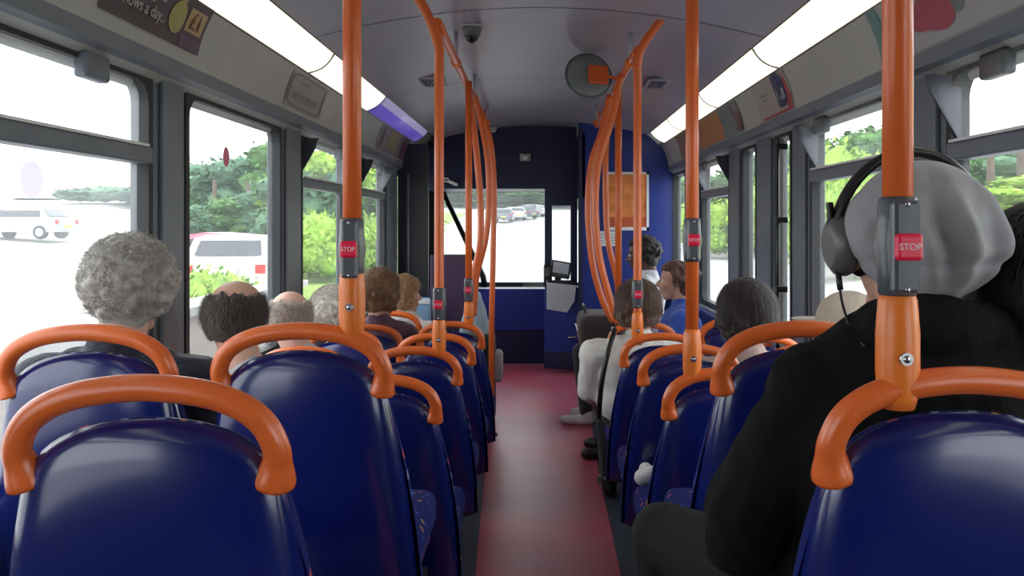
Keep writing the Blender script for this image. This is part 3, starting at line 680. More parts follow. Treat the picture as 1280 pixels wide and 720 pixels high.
# ------------------------------------------------------------------ people
SK = {'pale': mat('skin_pale',(.52,.30,.22),.5,spec=.3,var=.06,noise_s=20), 'pink': mat('skin_pink',(.58,.34,.26),.45,spec=.35,var=.05,noise_s=18), 'brown': mat('skin_brown',(.10,.045,.028),.45,var=.05,noise_s=20)}
M['eyewhite'] = mat('eye_white',(.7,.7,.68),.2); M['iris'] = mat('iris',(.04,.025,.015),.2)
def hairm(n,c,b=.9): return mat(n,c,.6,var=.3,noise_s=60,bump=b*.3,bs=260,sheen=.15)
def cloth(n,c): return mat(n,c,.85,var=.12,noise_s=14,bump=.35,bs=90,sheen=.2)
TROUS = cloth('trousers_dark',(.02,.022,.03)); SHOE = mat('shoe_black',(.015,.015,.018),.4); SHOEW = mat('shoe_white',(.6,.6,.58),.5)
def person(label, X, Y, fz, top, hw, skin, hair, hairfn, coat, rz=0, hyaw=0, hpitch=0, hroll=0, shw=.19, bulk=1., lean=0, vox=.009, trous=None, shoe=None, armL=None, armR=None, back=.0, extra=None, kneez=.50, kneeY=.40, hx=0., kneeL=None):
    root = empty('person', (X,Y,fz), label, 'person'); root.rotation_euler.z = rz
    H = top-fz; s = hw/.155
    Rh = Euler((hpitch,hroll,hyaw)).to_matrix()
    hc = Vector((hx,0,H-.108*s))
    def h(x,y,z): return hc+Rh@(Vector((x,y,z))*s)
    zs = H-.232*s-.075; zs = max(zs,.70); nb = Vector((0,-.045,zs+.03))
    hipz = .50
    def headcaps(bm, g=0.):
        ball(bm, h(0,-.008,.022), Vector((.0775+g,.096+g,.085+g))*s, Rh)
        ball(bm, h(0,.022,-.040), Vector((.061+g,.072+g,.078+g))*s, Rh)
    bm = bmesh.new(); headcaps(bm)
    capsule(bm, h(-.018,.055,-.10), .026*s, h(.018,.055,-.10), .026*s)
    capsule(bm, h(0,.088,.004), .009*s, h(0,.112,-.032), .0135*s); ball(bm, h(0,.098,-.038), Vector((.019,.012,.010))*s, Rh)
    capsule(bm, h(-.034,.076,.016), .013*s, h(.034,.076,.016), .013*s)
    ball(bm, h(0,.090,-.066), Vector((.026,.011,.007))*s, Rh); ball(bm, h(0,.087,-.077), Vector((.022,.011,.007))*s, Rh)
    for q in (-1,1):
        ball(bm, h(q*.081,-.008,-.018), Vector((.010,.019,.031))*s, Rh); ball(bm, h(q*.040,.060,-.035), Vector((.026,.024,.024))*s, Rh)
    capsule(bm, h(0,-.022,-.05), .056*s, nb, .062)
    ew = shw+.012 if hx else .245
    el = armL or [Vector((-ew,-.0,.66)), Vector((-.11,.29,.60))]; er = armR or [Vector((ew,.0,.66)), Vector((.11,.29,.60))]
    shL, shR = Vector((-shw,-.03,zs-.03)), Vector((shw,-.03,zs-.03))
    def torso(bm, g):
        b = bulk
        ball(bm, (0,-.01,hipz+.06), (.165*b+g,.125*b+g,.13+g)); ball(bm, (0,-.02,(hipz+zs)/2), (.15*b+g,.115*b+g,.22+g)); ball(bm, (0,-.03,zs-.10), (.165*b+g,.115*b+g,.14+g))
        capsule(bm, shL, .058*b+g, shR, .058*b+g); capsule(bm, (-.09,-.04,zs-.0), .05*b+g*.7, (.09,-.04,zs-.0), .05*b+g*.7)
    def arms(bm, g, hand=True):
        for (sh, (e, w), q) in ((shL,el,-1),(shR,er,1)):
            capsule(bm, sh, .052*bulk+g, e, .040*bulk+g); capsule(bm, e, .040*bulk+g, w, .028+g)
            if hand:
                d = (w-e).normalized(); sd = Vector((0,0,1)).cross(d).normalized(); 
                palm = w+d*.055-Vector((0,0,.012)); capsule(bm, w, .026, palm, .030)
                for k, ln in enumerate((.062,.072,.068,.052)):
                    a = palm+sd*(-.030+.020*k)+d*.022; b1 = a+d*ln*.55-Vector((0,0,.008)); b2 = b1+d*ln*.4-Vector((0,0,.026))
                    capsule(bm, a, .0092, b1, .0085); capsule(bm, b1, .0085, b2, .0075)
                a = w+d*.03-sd*(.028*q); b1 = a-sd*(.024*q)+d*.03; b2 = b1+d*.025-Vector((0,0,.01)); capsule(bm, a, .012, b1, .010); capsule(bm, b1, .010, b2, .0085)
    def legs(bm, g, foot=True):
        for q in (-1,1):
            kn = Vector((q*.115,kneeY,kneez)) if (q > 0 or kneeL is None) else Vector(kneeL); an = Vector((q*.105 if (q > 0 or kneeL is None) else kneeL[0]+.03,kneeY-.03,.10))
            capsule(bm, (q*.09,.01,hipz), .085+g, kn, .056+g); capsule(bm, kn, .056+g, an, .038+g)
            if foot: capsule(bm, an, .035, an+Vector((0,-.03,-.055)), .03); capsule(bm, an+Vector((0,-.02,-.06)), .03, an+Vector((q*.02,.15,-.068)), .026)
    torso(bm, 0); arms(bm, 0); legs(bm, 0)
    body = remesh('body', bm, vox*.85, skin, root, 3)
    for q in (-1,1):
        b = bmesh.new(); ball(b, h(q*.031,.079,-.006), .0125*s, sub=2); e = build('eye', b, M['eyewhite'], root)
        b = bmesh.new(); ball(b, h(q*.032,.087,-.006), .0065*s, sub=2); build('iris', b, M['iris'], e)
    bm = bmesh.new(); torso(bm, .014); arms(bm, .014, False)
    capsule(bm, nb+Vector((0,-.0,-.01)), .066+.012, nb+Vector((0,.004,.018)), .062+.006)
    if extra: extra(bm)
    remesh('jacket', bm, vox, coat, root, 3, disp=lambda c: .006*noise.noise(c*9)+.004*noise.noise(c*22))
    bm = bmesh.new(); legs(bm, .012, False); ball(bm, (0,-.0,hipz), (.17,.13,.09)); remesh('trousers', bm, vox*1.2, trous or TROUS, root, 3)
    for q in (-1,1):
        an = Vector((q*.105 if (q > 0 or kneeL is None) else kneeL[0]+.03,kneeY-.03,.10)); b = bmesh.new()
        capsule(b, an+Vector((0,-.03,-.058)), .040, an+Vector((q*.02,.15,-.066)), .034)
        ball(b, an+Vector((0,-.01,-.02)), (.045,.05,.04)); o = remesh('shoe', b, .01, shoe or SHOE, root, 2)
    if hair: hairfn(h, s, Rh, root, hair)
    return root
def scalp_dirs(n, fn, seed):
    rnd = random.Random(seed); out = []
    while len(out) < n:
        d = Vector((rnd.gauss(0,1),rnd.gauss(0,1),rnd.gauss(0,1))).normalized()
        if fn(d): out.append(d)
    return out
def normal_mask(d): return d.z > -.62 and (d.y < .25 or d.z > .62-.0*d.y) and not (abs(d.x) > .8 and d.z < -.1 and d.y > -.1)
def hair_cap(thick=.014, drop=0., clump=.016, n=260, seed=1, mask=normal_mask, vox=.007, len_=.035, rad=(.080,.099,.088), fall=.5):
    def fn(h, s, Rh, root, m):
        bm = bmesh.new(); rnd = random.Random(seed)
        for d in scalp_dirs(n, mask, seed):
            p = Vector((d.x*rad[0], -.008+d.y*rad[1], .018+d.z*rad[2]))
            if d.z < -.2: p.y *= .92
            q = p+d*thick*rnd.uniform(.5,1.1); tdir = Vector((d.x*.2,d.y*.2-.1,-1))*fall+Vector((rnd.uniform(-1,1),rnd.uniform(-1,1),0))*(1-fall)
            capsule(bm, h(*q), clump*s*rnd.uniform(.8,1.15), h(*(q+tdir.normalized()*len_*rnd.uniform(.5,1))), clump*.75*s, sub=1)
        ball(bm, h(0,-.016,.028), Vector((rad[0],rad[1]-.006,rad[2]))*s, Rh)
        if drop: 
            ball(bm, h(0,-.05,-.05-drop*.4), Vector((.066,.045,.05+drop*.6))*s, Rh)
        remesh('hair', bm, vox, m, root, 4)
    return fn
def strands(h, s, m, root, n, mask, seed, r, fall, ln, wd, curl):
    rnd = random.Random(seed); bm = bmesh.new()
    for d in scalp_dirs(n, mask, seed):
        p = Vector((d.x*r[0], -.010+d.y*r[1], .020+d.z*r[2])); 
        if d.z < -.2: p.y *= .94
        t_ = (Vector((d.x*.35, d.y*.35, -1))*fall+Vector((rnd.gauss(0,1),rnd.gauss(0,1),rnd.gauss(0,1)))*(1-fall)).normalized(); t_ = (t_-d*t_.dot(d)*.8).normalized()
        sd = d.cross(t_).normalized()*wd*rnd.uniform(.6,1.3); q = p; L = ln*rnd.uniform(.6,1.3); a = [bm.verts.new(h(*(q-sd))), bm.verts.new(h(*(q+sd)))]
        out = rnd.uniform(.0,1.)*.006
        for k in range(3):
            q = q+t_*L/3+d*(out if k < 2 else -out*.6); t_ = (t_+sd.normalized()*rnd.uniform(-curl,curl)-d*curl*.5).normalized()
            w_ = sd*(1-.3*(k+1)); b = [bm.verts.new(h(*(q-w_))), bm.verts.new(h(*(q+w_)))]
            bm.faces.new((a[0],a[1],b[1],b[0])); a = b
    return build('hair_strands', bm, m, root)
def with_strands(base, *a):
    def fn(h, s, Rh, root, m):
        base(h, s, Rh, root, m); hd = [c for c in D.objects if c.parent == root and c.name.startswith('hair')][0]
        strands(h, s, m, hd, *a)
    return fn
H_curly = hair_cap(.024,.02,.017,520,3,mask=lambda d: (d.z > -.85 and d.y < .45) or d.z > .5, vox=.006, len_=.012, rad=(.086,.100,.090), fall=.1)
H_short = hair_cap(.008,.01,.014,300,5)
H_mop = hair_cap(.020,.02,.017,300,8,mask=lambda d: (d.z > -.75 and d.y < .3) or d.z > .45, len_=.05, fall=.75)
H_round = hair_cap(.020,.035,.016,360,11,mask=lambda d: (d.z > -.8 and d.y < .35) or d.z > .45, len_=.05, fall=.8)
mk1 = lambda d: (d.z > -.85 and d.y < .45) or d.z > .5
mk2 = lambda d: (d.z > -.75 and d.y < .3) or d.z > .45
H_curly = with_strands(H_curly, 5200, mk1, 31, (.116,.132,.120), .15, .022, .0011, 1.1)
H_mop = with_strands(H_mop, 4200, mk2, 32, (.108,.126,.116), .85, .055, .0012, .25)
H_round = with_strands(H_round, 4200, mk2, 33, (.108,.126,.116), .85, .055, .0012, .2)
H_short = with_strands(H_short, 2500, mk2, 34, (.087,.105,.095), .5, .014, .001, .4)
def ring_mask(d): return -.62 < d.z < .56+.14*math.sin(d.x*9)*math.sin(d.x*23+1) and d.y < .2
def H_ring(h, s, Rh, root, m):
    bm = bmesh.new(); rnd = random.Random(4)
    for d in scalp_dirs(420, ring_mask, 12):
        q = Vector((d.x*.079,-.008+d.y*.098,.018+d.z*.087)); 
        if d.z < -.2: q.y *= .9
        capsule(bm, h(*(q+d*.003)), .010*s, h(*(q+d*.002+Vector((0,-.003,-.016)))), .009*s, sub=1)
    hd = remesh('hair', bm, .0062, m, root, 2)
    strands(h, s, m, hd, 3200, ring_mask, 41, (.0895,.1085,.0975), .9, .022, .001, .2)
GREY = hairm('hair_grey',(.36,.335,.30)); DARKBR = hairm('hair_dark_brown',(.055,.035,.028)); BROWN = hairm('hair_brown',(.17,.085,.035)); SANDY = hairm('hair_sandy',(.34,.20,.09))
NEARBLACK = hairm('hair_near_black',(.022,.016,.016)); MAROON = hairm('hair_dark_maroon',(.022,.011,.011)); STUB = hairm('hair_grey_stubble',(.42,.34,.29),.4)

person('person with big curly grey hair in a dark navy coat, left window', -.95, 2.02, .264, 1.330, .136, SK['pale'], GREY, H_curly, cloth('coat_navy',(.012,.014,.03)), shw=.175, hyaw=.1, vox=.008, hx=.01, bulk=.95)
person('person with thinning dark hair at the second left window', -.93, 2.86, .004, 1.198, .178, SK['pale'], DARKBR, H_ring, cloth('shirt_grey_stripe',(.35,.36,.38)), shw=.16, hx=-.055, bulk=.9)
person('bald person with pink scalp sitting ahead of the dark haired man', -.94, 3.56, .004, 1.11, .160, SK['pink'], STUB, H_ring, cloth('shirt_pale_grey',(.42,.40,.40)), shw=.15, hx=-.07, bulk=.88)
person('person with pale curly hair half behind the left pole', -.94, 4.26, .004, 1.055, .150, SK['pale'], hairm('hair_white_grey',(.50,.46,.40)), H_curly, cloth('top_white',(.6,.58,.56)), shw=.15, hx=-.06, bulk=.88)
person('person with mid brown mop of hair and dark top', -.89, 4.9, .004, 1.115, .162, SK['pale'], BROWN, H_mop, cloth('top_dark_red',(.07,.03,.05)), hyaw=-.35, shw=.15)
person('person with sandy hair in a cream jacket, head turned right', -.86, 5.58, .004, 1.04, .150, SK['pale'], SANDY, H_mop, cloth('jacket_cream',(.62,.58,.55)), hyaw=-.9, shw=.16, rz=-.2)
person('person with dark haired head at the right edge in dark coat', .855, 1.40, .264, 1.392, .175, SK['pale'], NEARBLACK, H_round, cloth('coat_black_plain',(.010,.010,.012)), shw=.16, hx=-.045, bulk=.95)
person('person with round dark maroon-brown hair by the right windows', .805, 3.44, .004, 1.145, .160, SK['pale'], MAROON, H_round, cloth('top_blush',(.50,.36,.32)), shw=.17)
p11 = person('person in a white shirt with brown hair leaning into the aisle', .455, 4.10, .004, 1.105, .150, SK['pale'], hairm('hair_brown_2',(.09,.045,.028)), H_mop, cloth('shirt_white',(.72,.70,.66)), shw=.20, bulk=1.12, armL=[Vector((-.225,.02,.60)),Vector((-.18,.26,.52))])
bm = bmesh.new(); tube(bm, catmull([(-.11,.06,.88),(-.115,-.07,.885),(-.15,-.15,.80),(-.18,-.165,.66),(-.19,-.13,.5)],6), .012, 8); build('bag_strap', bm, M['black'], p11)
# cap wearer
def H_cap(h, s, Rh, root, m):
    bm = bmesh.new(); r = bmesh.ops.create_uvsphere(bm, u_segments=32, v_segments=20, radius=1)
    bmesh.ops.bisect_plane(bm, geom=bm.verts[:]+bm.edges[:]+bm.faces[:], plane_co=(0,0,-.05), plane_no=(0,0,1), clear_inner=True)
    for v in bm.verts: v.co = h(v.co.x*.087,-.008+v.co.y*.106,.018+v.co.z*.094)
    bmesh.ops.solidify(bm, geom=bm.faces[:], thickness=.004); c = build('cap', bm, m, root, True)
    bm = bmesh.new(); pts = [h(.086*math.cos(a),-.008+.104*math.sin(a),.006) for a in [2*PI*k/32 for k in range(33)]]; tube(bm, pts, .006, 8, caps=False); build('cap_band', bm, M['headgrey'], c)
    bm = bmesh.new(); ball(bm, h(0,.13,.012), Vector((.06,.06,.006))*s, Rh); build('peak', bm, m, c)
person('person in a beige cap with pink ear, beyond the beanie wearer', .945, 2.74, .004, 1.17, .155, SK['pink'], cloth('cap_beige',(.50,.42,.33)), H_cap, cloth('coat_beige',(.40,.34,.28)), hyaw=.7, shw=.165, hx=.01, bulk=.92)

# sideways passengers on the right
def H_bun(h, s, Rh, root, m):
    hair_cap(.010,.02,.013,260,21,mask=lambda d: (d.z > -.5 and d.y < .25) or d.z > .5)(h,s,Rh,root,m)
    bm = bmesh.new(); rnd = random.Random(2)
    for k in range(40):
        d = Vector((rnd.gauss(0,1),rnd.gauss(0,1),rnd.gauss(0,1))).normalized(); capsule(bm, h(*(Vector((0,-.125,.045))+d*.022)), .014*s, h(*(Vector((0,-.128,.04))+d*.026)), .010*s, sub=1)
    remesh('hair_bun', bm, .007, m, root, 1)
person('person in a bright blue jacket with hair in a bun, facing the aisle', .80, 5.2, .004, 1.155, .150, SK['pale'], hairm('hair_brown_3',(.10,.045,.035)), H_bun, cloth('jacket_blue',(.025,.08,.42)), rz=PI/2*.92, shw=.15)
person('person in a white shirt with short black hair, facing the aisle at the front', .70, 6.0, .004, 1.295, .160, SK['brown'], hairm('hair_black',(.010,.009,.009)), H_short, cloth('shirt_white_2',(.66,.68,.74)), rz=PI/2*.8, hpitch=-.15, shw=.19, shoe=SHOEW)
t = empty('side_bench', (.95,5.6,0), 'dark blue side bench under the two passengers facing the aisle', 'bench')
bm = bmesh.new(); rbox(bm, (-.35,-.62,.34), (.20,.80,.40), .03, seg=3); build('seat_cushion', bm, M['moquette'], t)
bm = bmesh.new(); rbox(bm, (.165,-.62,.40), (.22,.80,.78), .025, seg=3); build('backrest', bm, M['moquette'], t)
bm = bmesh.new(); box(bm, (-.22,-.60,.002), (.20,.78,.34)); build('base', bm, M['seatbase'], t)
# bag on lap
t = empty('holdall', (.40,5.82,.60), 'dark brown holdall resting on the laps of the passengers facing the aisle', 'bag')
bm = bmesh.new(); rbox(bm, (-.15,-.26,-.02), (.13,.24,.20), .06, seg=4); o = build('bag_body', bm, cloth('bag_brown',(.035,.018,.018)), t, auto=1.3)
bm = bmesh.new(); tube(bm, catmull([(-.1,-.1,.19),(-.11,-.08,.24),(-.11,.08,.24),(-.1,.1,.19)],6), .009, 8); build('strap', bm, M['black'], t)
bm = bmesh.new(); rbox(bm, (-.162,-.2,.09), (-.148,.2,.1), .003); build('zip', bm, M['steel'], t)
t = empty('storage_box', (.345,6.35,.006), 'pale grey box on the floor below the dark holdall', 'box')
bm = bmesh.new(); rbox(bm, (-.07,-.1,0), (.10,.1,.20), .008); build('box_body', bm, M['cove'], t); bm = bmesh.new(); rbox(bm, (-.075,-.105,.19), (.105,.105,.215), .006); build('lid', bm, M['wall'], t)

# beanie man
CB = mat('coat_black',(.0045,.0045,.005),.95,spec=.2,bump=.5,bs=40); BEAN = mat('beanie_grey_jersey',(.30,.305,.32),.95,var=.10,noise_s=30,bump=.12,bs=350,sheen=.3)
def extra(bm):
    ball(bm, (0,-.03,.78), (.22,.14,.22)); ball(bm, (0,-.07,.965), (.105,.085,.05)); capsule(bm, (-.05,-.06,.95), .06, (.07,-.06,.95), .06)
    capsule(bm, (-.09,-.04,.90), .072, (.12,-.04,.90), .072)
    capsule(bm, (-.15,-.03,.83), .085, (-.235,.02,.66), .080); capsule(bm, (.18,-.02,.83), .080, (.24,.03,.62), .07)
    capsule(bm, (-.245,.03,.62), .075, (-.17,.27,.52), .06)
man = person('person in slouchy grey beanie and black coat, nearest on the right', .575, 1.38, .264, 1.462, .156, SK['pale'], None, None, CB, shw=.150, bulk=1.15, vox=.0075, extra=extra, kneeY=.44, kneeL=(-.33,.36,.50),
     armL=[Vector((-.235,.03,.62)),Vector((-.10,.27,.56))], trous=mat('trousers_black',(.008,.008,.009),.95))
bm = bmesh.new(); bmesh.ops.create_uvsphere(bm, u_segments=120, v_segments=60, radius=1)
for v in bm.verts:
    d = v.co.normalized(); a = math.atan2(d.x,-d.y)
    x = d.x*.106; y = -.02+d.y*.120; z = d.z*.110
    low = max(0,-d.z); x *= 1+.06*math.exp(-((d.z+.3)/.5)**2); x += .012*low
    if d.z < 0: x *= 1-.05*low**2.2; y *= 1-.05*low
    y -= .02*math.exp(-((d.z+.35)/.4)**2)*max(0,-d.y)
    band = math.exp(-((d.z+.05)/.55)**2)
    fold = .0115*math.sin(a*8+1.2*d.z+.9*math.sin(a*3))+.003*math.sin(a*15+2*d.z+1)+.003*math.sin(a*5-3*d.z)
    hor = -.006*math.exp(-((d.z+.42)/.08)**2)
    r = 1+(fold*band+hor+.004*noise.noise(d*3.1))/.11
    v.co = Vector((x*r+.012, y*r, z*(1+.3*(r-1))))+Vector((0,0,1.104))
bn = build('beanie', bm, BEAN, man, True)
# headphones resting on the beanie
hp = empty('headphones', (.575,1.38,1.264+.104), 'black over-ear headphones worn over the grey beanie', 'headphones')
bm = bmesh.new(); pts = []
for k in range(25):
    a = math.radians(4+172*k/24); pts.append((.012+.124*math.cos(a), .012, -.03+.156*math.sin(a)))
tube(bm, pts, .0085, 12)
for v in bm.verts: v.co.y = .012+(v.co.y-.012)*1.9
build('headband', bm, M['black'], hp)
for q in (-1,1):
    g = Matrix.Translation((.012+q*.108,.012,-.022)) @ Matrix.Rotation(q*.10,4,'Y')
    bm = bmesh.new(); b2 = bmesh.new(); ball(b2, (0,0,0), (.022,.042,.052)); bmesh.ops.transform(b2, matrix=g@Matrix.Translation((-q*.022,0,0)), verts=b2.verts); merge(bm, b2); build('ear_pad', bm, M['black'], hp)
    bm = bmesh.new(); tube(bm, [g@Vector((q*x_,0,0)) for x_ in (-.008,.002,.016,.024)], [.046,.049,.045,.032], 28)
    for v in bm.verts: v.co.z = -.018+(v.co.z+.018)*1.0
    c = build('ear_cup', bm, M['headgrey'], hp)
    bm = bmesh.new(); tube(bm, [g@Vector((q*.0195,0,0)),g@Vector((q*.022,0,0))], [.024,.022], 24); build('cup_badge', bm, M['black'], c)
    bm = bmesh.new(); tube(bm, [g@Vector((q*.014,0,.03)),g@Vector((q*.014,0,.07)),Vector((.012+q*.124,.012,-.015))], .006, 8); build('yoke', bm, M['black'], hp)
bm = bmesh.new(); tube(bm, catmull([(-.108,.0,-.06),(-.108,-.02,-.11),(-.106,-.06,-.15),(-.105,-.11,-.165)],6), .0022, 8); tube(bm, [(-.108,.0,-.06),(-.108,-.012,-.09)], .005, 8); build('cable', bm, M['black'], hp)

# white carrier bag beside right seats
t = empty('carrier_bag', (.335,3.05,.49), 'small white plastic bag poking out past the right aisle seats', 'bag')
bm = bmesh.new()
for k in range(7): ball(bm, (random.uniform(.01,.05), random.uniform(-.04,.04), random.uniform(0,.035)), random.uniform(.022,.032), sub=2)
remesh('bag_body', bm, .008, mat('bag_white',(.7,.7,.7),.4), t, 3)
t.location.z = .50
# left front
t = empty('draught_screen', (-.69,6.9,0), 'dark purple draught screen behind the left entrance', 'screen')
bm = bmesh.new(); rbox(bm, (-.17,-.012,.12), (.11,.012,CZ-38*6.9/F), .008); build('panel', bm, M['purple'], t)
bm = bmesh.new(); 
for x in (-.16,.10): box(bm, (x-.015,-.015,.002), (x+.015,.015,.14))
build('foot', bm, M['dark'], t)
t = empty('luggage_panel', (-.93,6.5,0), 'pale blue panel ahead of the sandy haired passenger', 'panel')
bm = bmesh.new(); rbox(bm, (-.12,-.02,.10), (.125,.03,CZ-92*6.5/F), .02, seg=3); build('panel', bm, M['paleblue'], t)
bm = bmesh.new(); rbox(bm, (-.03,-.04,.002), (.04,.05,.11), .01); build('post', bm, M['dark'], t)
bm = bmesh.new(); rbox(bm, (-.115,-.028,CZ-100*6.5/F), (.12,-.018,CZ-94*6.5/F), .003); build('top_edge', bm, M['white'], t)
t = empty('door_post', (-1.02,7.5,0), 'black entrance door post at the left front', 'door post')
bm = bmesh.new(); rbox(bm, (-.19,-.03,.002), (.07,.03,CZ+100*7.5/F), .01); build('post', bm, M['dark'], t)
bm = bmesh.new(); tube(bm, [(-.1,-.05,.5),(-.1,-.05,1.8)], .014, 10); build('grab_tube', bm, M['wall'], t)
# jacket draped near the third left pole
t = empty('draped_jacket', (-.47,6.45,.0), 'light blue jacket over a low orange-edged rest near the front', 'jacket')
bm = bmesh.new(); capsule(bm, (0,0,.84), .05, (.045,0,.60), .07); capsule(bm, (-.03,0,.80), .045, (-.09,.02,.5), .06); remesh('jacket_body', bm, .009, cloth('jacket_pale_blue',(.34,.44,.52)), t, 3, disp=lambda c: .008*noise.noise(c*14))
bm = bmesh.new(); tube(bm, [(-.03,0,.004),(-.03,0,.5),(-.01,0,.83)], .014, 10); build('stand', bm, M['orange'], t)
t = empty('rucksack', (-.36,6.15,0), 'dark rucksack with pale side pocket on the floor by the front left pole', 'bag')
bm = bmesh.new(); rbox(bm, (-.10,-.09,.006), (.05,.1,.62), .045, seg=4); build('bag_body', bm, cloth('bag_dark',(.022,.022,.028)), t, auto=1.3)
bm = bmesh.new(); rbox(bm, (.035,-.07,.28), (.10,.08,.50), .03, seg=3); build('side_pocket', bm, cloth('pocket_pale',(.38,.35,.34)), t, auto=1.3)

# window stickers
def film(n, c):
    m = D.materials.new(n); m.use_nodes = True; n_, l = nt(m); n_.clear(); o = n_.new('ShaderNodeOutputMaterial')
    a = n_.new('ShaderNodeBsdfTranslucent'); b = n_.new('ShaderNodeBsdfDiffuse'); a.inputs[0].default_value = (*c,1); b.inputs[0].default_value = (*c,1)
    x = n_.new('ShaderNodeMixShader'); l.new(a.outputs[0], x.inputs[1]); l.new(b.outputs[0], x.inputs[2]); x.inputs[0].default_value = .4; l.new(x.outputs[0], o.inputs[0]); return m
def sticker(s, px, py, rw, rh, m, label):
    Y = WX*F/abs(px-675); p = P(px,py,Y)
    t = empty('window_sticker', (s*(WX+.026),p.y,p.z), label, 'sticker')
    bm = bmesh.new(); vs = [bm.verts.new((0,rw*math.cos(2*PI*k/28),rh*math.sin(2*PI*k/28))) for k in range(28)]; bm.faces.new(vs)
    build('disc', bm, m, t); return t
sticker(-1, 53, 224, .050, .045, film('st_mauve',(.60,.55,.66)), 'faded mauve oval sticker on the nearest left window')
sticker(-1, 291, 196, .036, .040, film('st_red',(.16,.05,.06)), 'small dark red oval sticker on the second left window')
t = empty('glass_lettering', (WX+.024,3.72,P(0,297,3.75).z), 'reversed red figures 50 stuck on the right window near the headphones', 'sticker')
text_mesh('50', .14, 'figures', film('st_fig',(.75,.35,.35)), t, Matrix(((0,0,1,0),(1,0,0,0),(0,1,0,0),(0,0,0,1))), 0)

# ------------------------------------------------------------------ outside
def gh(x, y):
    r = -.32+3.7*max(0,(y-15)/105)**2.2
    if x > 9: r += min((x-9)*.22, 1.6)*min(1,y/12+.4)
    if x < -9: r += min((-9-x)*.06, 1.9)*min(1,max(0,(y-20)/20))
    return r
def patch(name, x0, x1, y0, y1, nx, ny, m, dz, kind, label=None, cat=None, fx=None):
    bm = bmesh.new(); g = []
    for j in range(ny+1):
        y = y0+(y1-y0)*j/ny; a, b = (x0, x1) if not fx else fx(y)
        g.append([bm.verts.new((a+(b-a)*i/nx, y, gh(a+(b-a)*i/nx, y)+dz)) for i in range(nx+1)])
    for j in range(ny):
        for i in range(nx): bm.faces.new((g[j][i],g[j][i+1],g[j+1][i+1],g[j+1][i]))
    o = build(name, bm, m, None, True); return tag(o, label, cat, None, kind)
M['pale'] = mat('pale_concrete',(.44,.43,.41),.9,var=.08,noise_s=.5); M['road'] = mat('road_asphalt',(.34,.34,.34),.85,var=.06,noise_s=.8)
M['grass'] = mat('grass',(.17,.26,.045),.95,var=.35,noise_s=1.1,bump=.5,bs=12); M['drygrass'] = mat('dry_grass',(.40,.40,.12),.95,var=.3,noise_s=.9,bump=.5,bs=12)
patch('ground', -140, 140, -60, 230, 70, 72, M['pale'], -.04, 'structure')
patch('road', -2.8, 9, -60, 215, 8, 60, M['road'], .0, 'structure')
patch('grass_verge', -9, -3.2, 17, 34, 6, 20, M['grass'], .03, 'stuff', 'bright green roadside grass outside the left windows', 'grass')
patch('grass_bank', -60, -9.2, 30, 110, 16, 20, M['grass'], .05, 'stuff', 'grassy rise below the trees outside the left windows', 'grass', fx=lambda y: (-9.2-(y-24)*.42, -9.2))
patch('roadside_grass', 9.3, 40, -10, 110, 12, 30, M['drygrass'], .05, 'stuff', 'yellow green roadside grass outside the right windows', 'grass')

def leafmat(n, c, v=.45):
    m = mat(n, c, .8, var=v, noise_s=1.3); n_, l = nt(m)
    b = n_['Principled BSDF']; b.inputs['Subsurface Weight'].default_value = 0
    return m
LM = [leafmat('leaf_mid',(.075,.17,.045)), leafmat('leaf_lime',(.22,.36,.045)), leafmat('leaf_dark',(.045,.10,.035)), leafmat('leaf_bluegreen',(.07,.16,.085))]
BARK = mat('bark',(.09,.07,.05),.9,var=.3,noise_s=6)
def crown_mesh(seed, w, h, n, leaf, bush=False):
    rnd = random.Random(seed); bm = bmesh.new(); blobs = []
    for k in range(13 if not bush else 6):
        a = rnd.uniform(0,2*PI); r = rnd.uniform(.1,.62)*w; zz = (rnd.uniform(.10,.86) if not bush else rnd.uniform(.25,.65))*h
        blobs.append((Vector((r*math.cos(a),r*math.sin(a),zz)), rnd.uniform(.26,.42)*w))
    blobs.append((Vector((0,0,h*.6)), w*.5))
    for c, r in blobs:
        b2 = bmesh.new(); bmesh.ops.create_icosphere(b2, subdivisions=3, radius=r*.84)
        for v in b2.verts: v.co = c+v.co*(1+.22*noise.noise(v.co*2.2/r+c))
        merge(bm, b2)
    for k in range(n):
        c, r = rnd.choice(blobs); d = Vector((rnd.gauss(0,1),rnd.gauss(0,1),rnd.gauss(0,1))).normalized()
        p = c+d*r*rnd.uniform(.75,1.12)*(1+.15*noise.noise(d*3))
        u = Vector((rnd.gauss(0,1),rnd.gauss(0,1),rnd.gauss(0,1))).normalized(); v_ = u.cross(d).normalized() if u.cross(d).length > .05 else Vector((1,0,0)); s_ = leaf*rnd.uniform(.5,1.2)
        vs = [bm.verts.new(p+q) for q in (u*s_, v_*s_*.5, -u*s_, -v_*s_*.5)]; bm.faces.new(vs)
    me = D.meshes.new('crown'); bm.to_mesh(me); bm.free(); return me
CM = [crown_mesh(k, 2.2, 6.2, 2600, .20) for k in range(3)]+[crown_mesh(10+k, 1.5, 2.4, 1500, .13, True) for k in range(2)]
for cm in CM: cm.materials.append(LM[0])
bmT = bmesh.new(); tube(bmT, [(0,0,-.4),(.05,0,1.2),(0,.05,3.2)], [.2,.15,.09], 10); TM = D.meshes.new('trunk'); bmT.to_mesh(TM); bmT.free(); TM.materials.append(BARK)
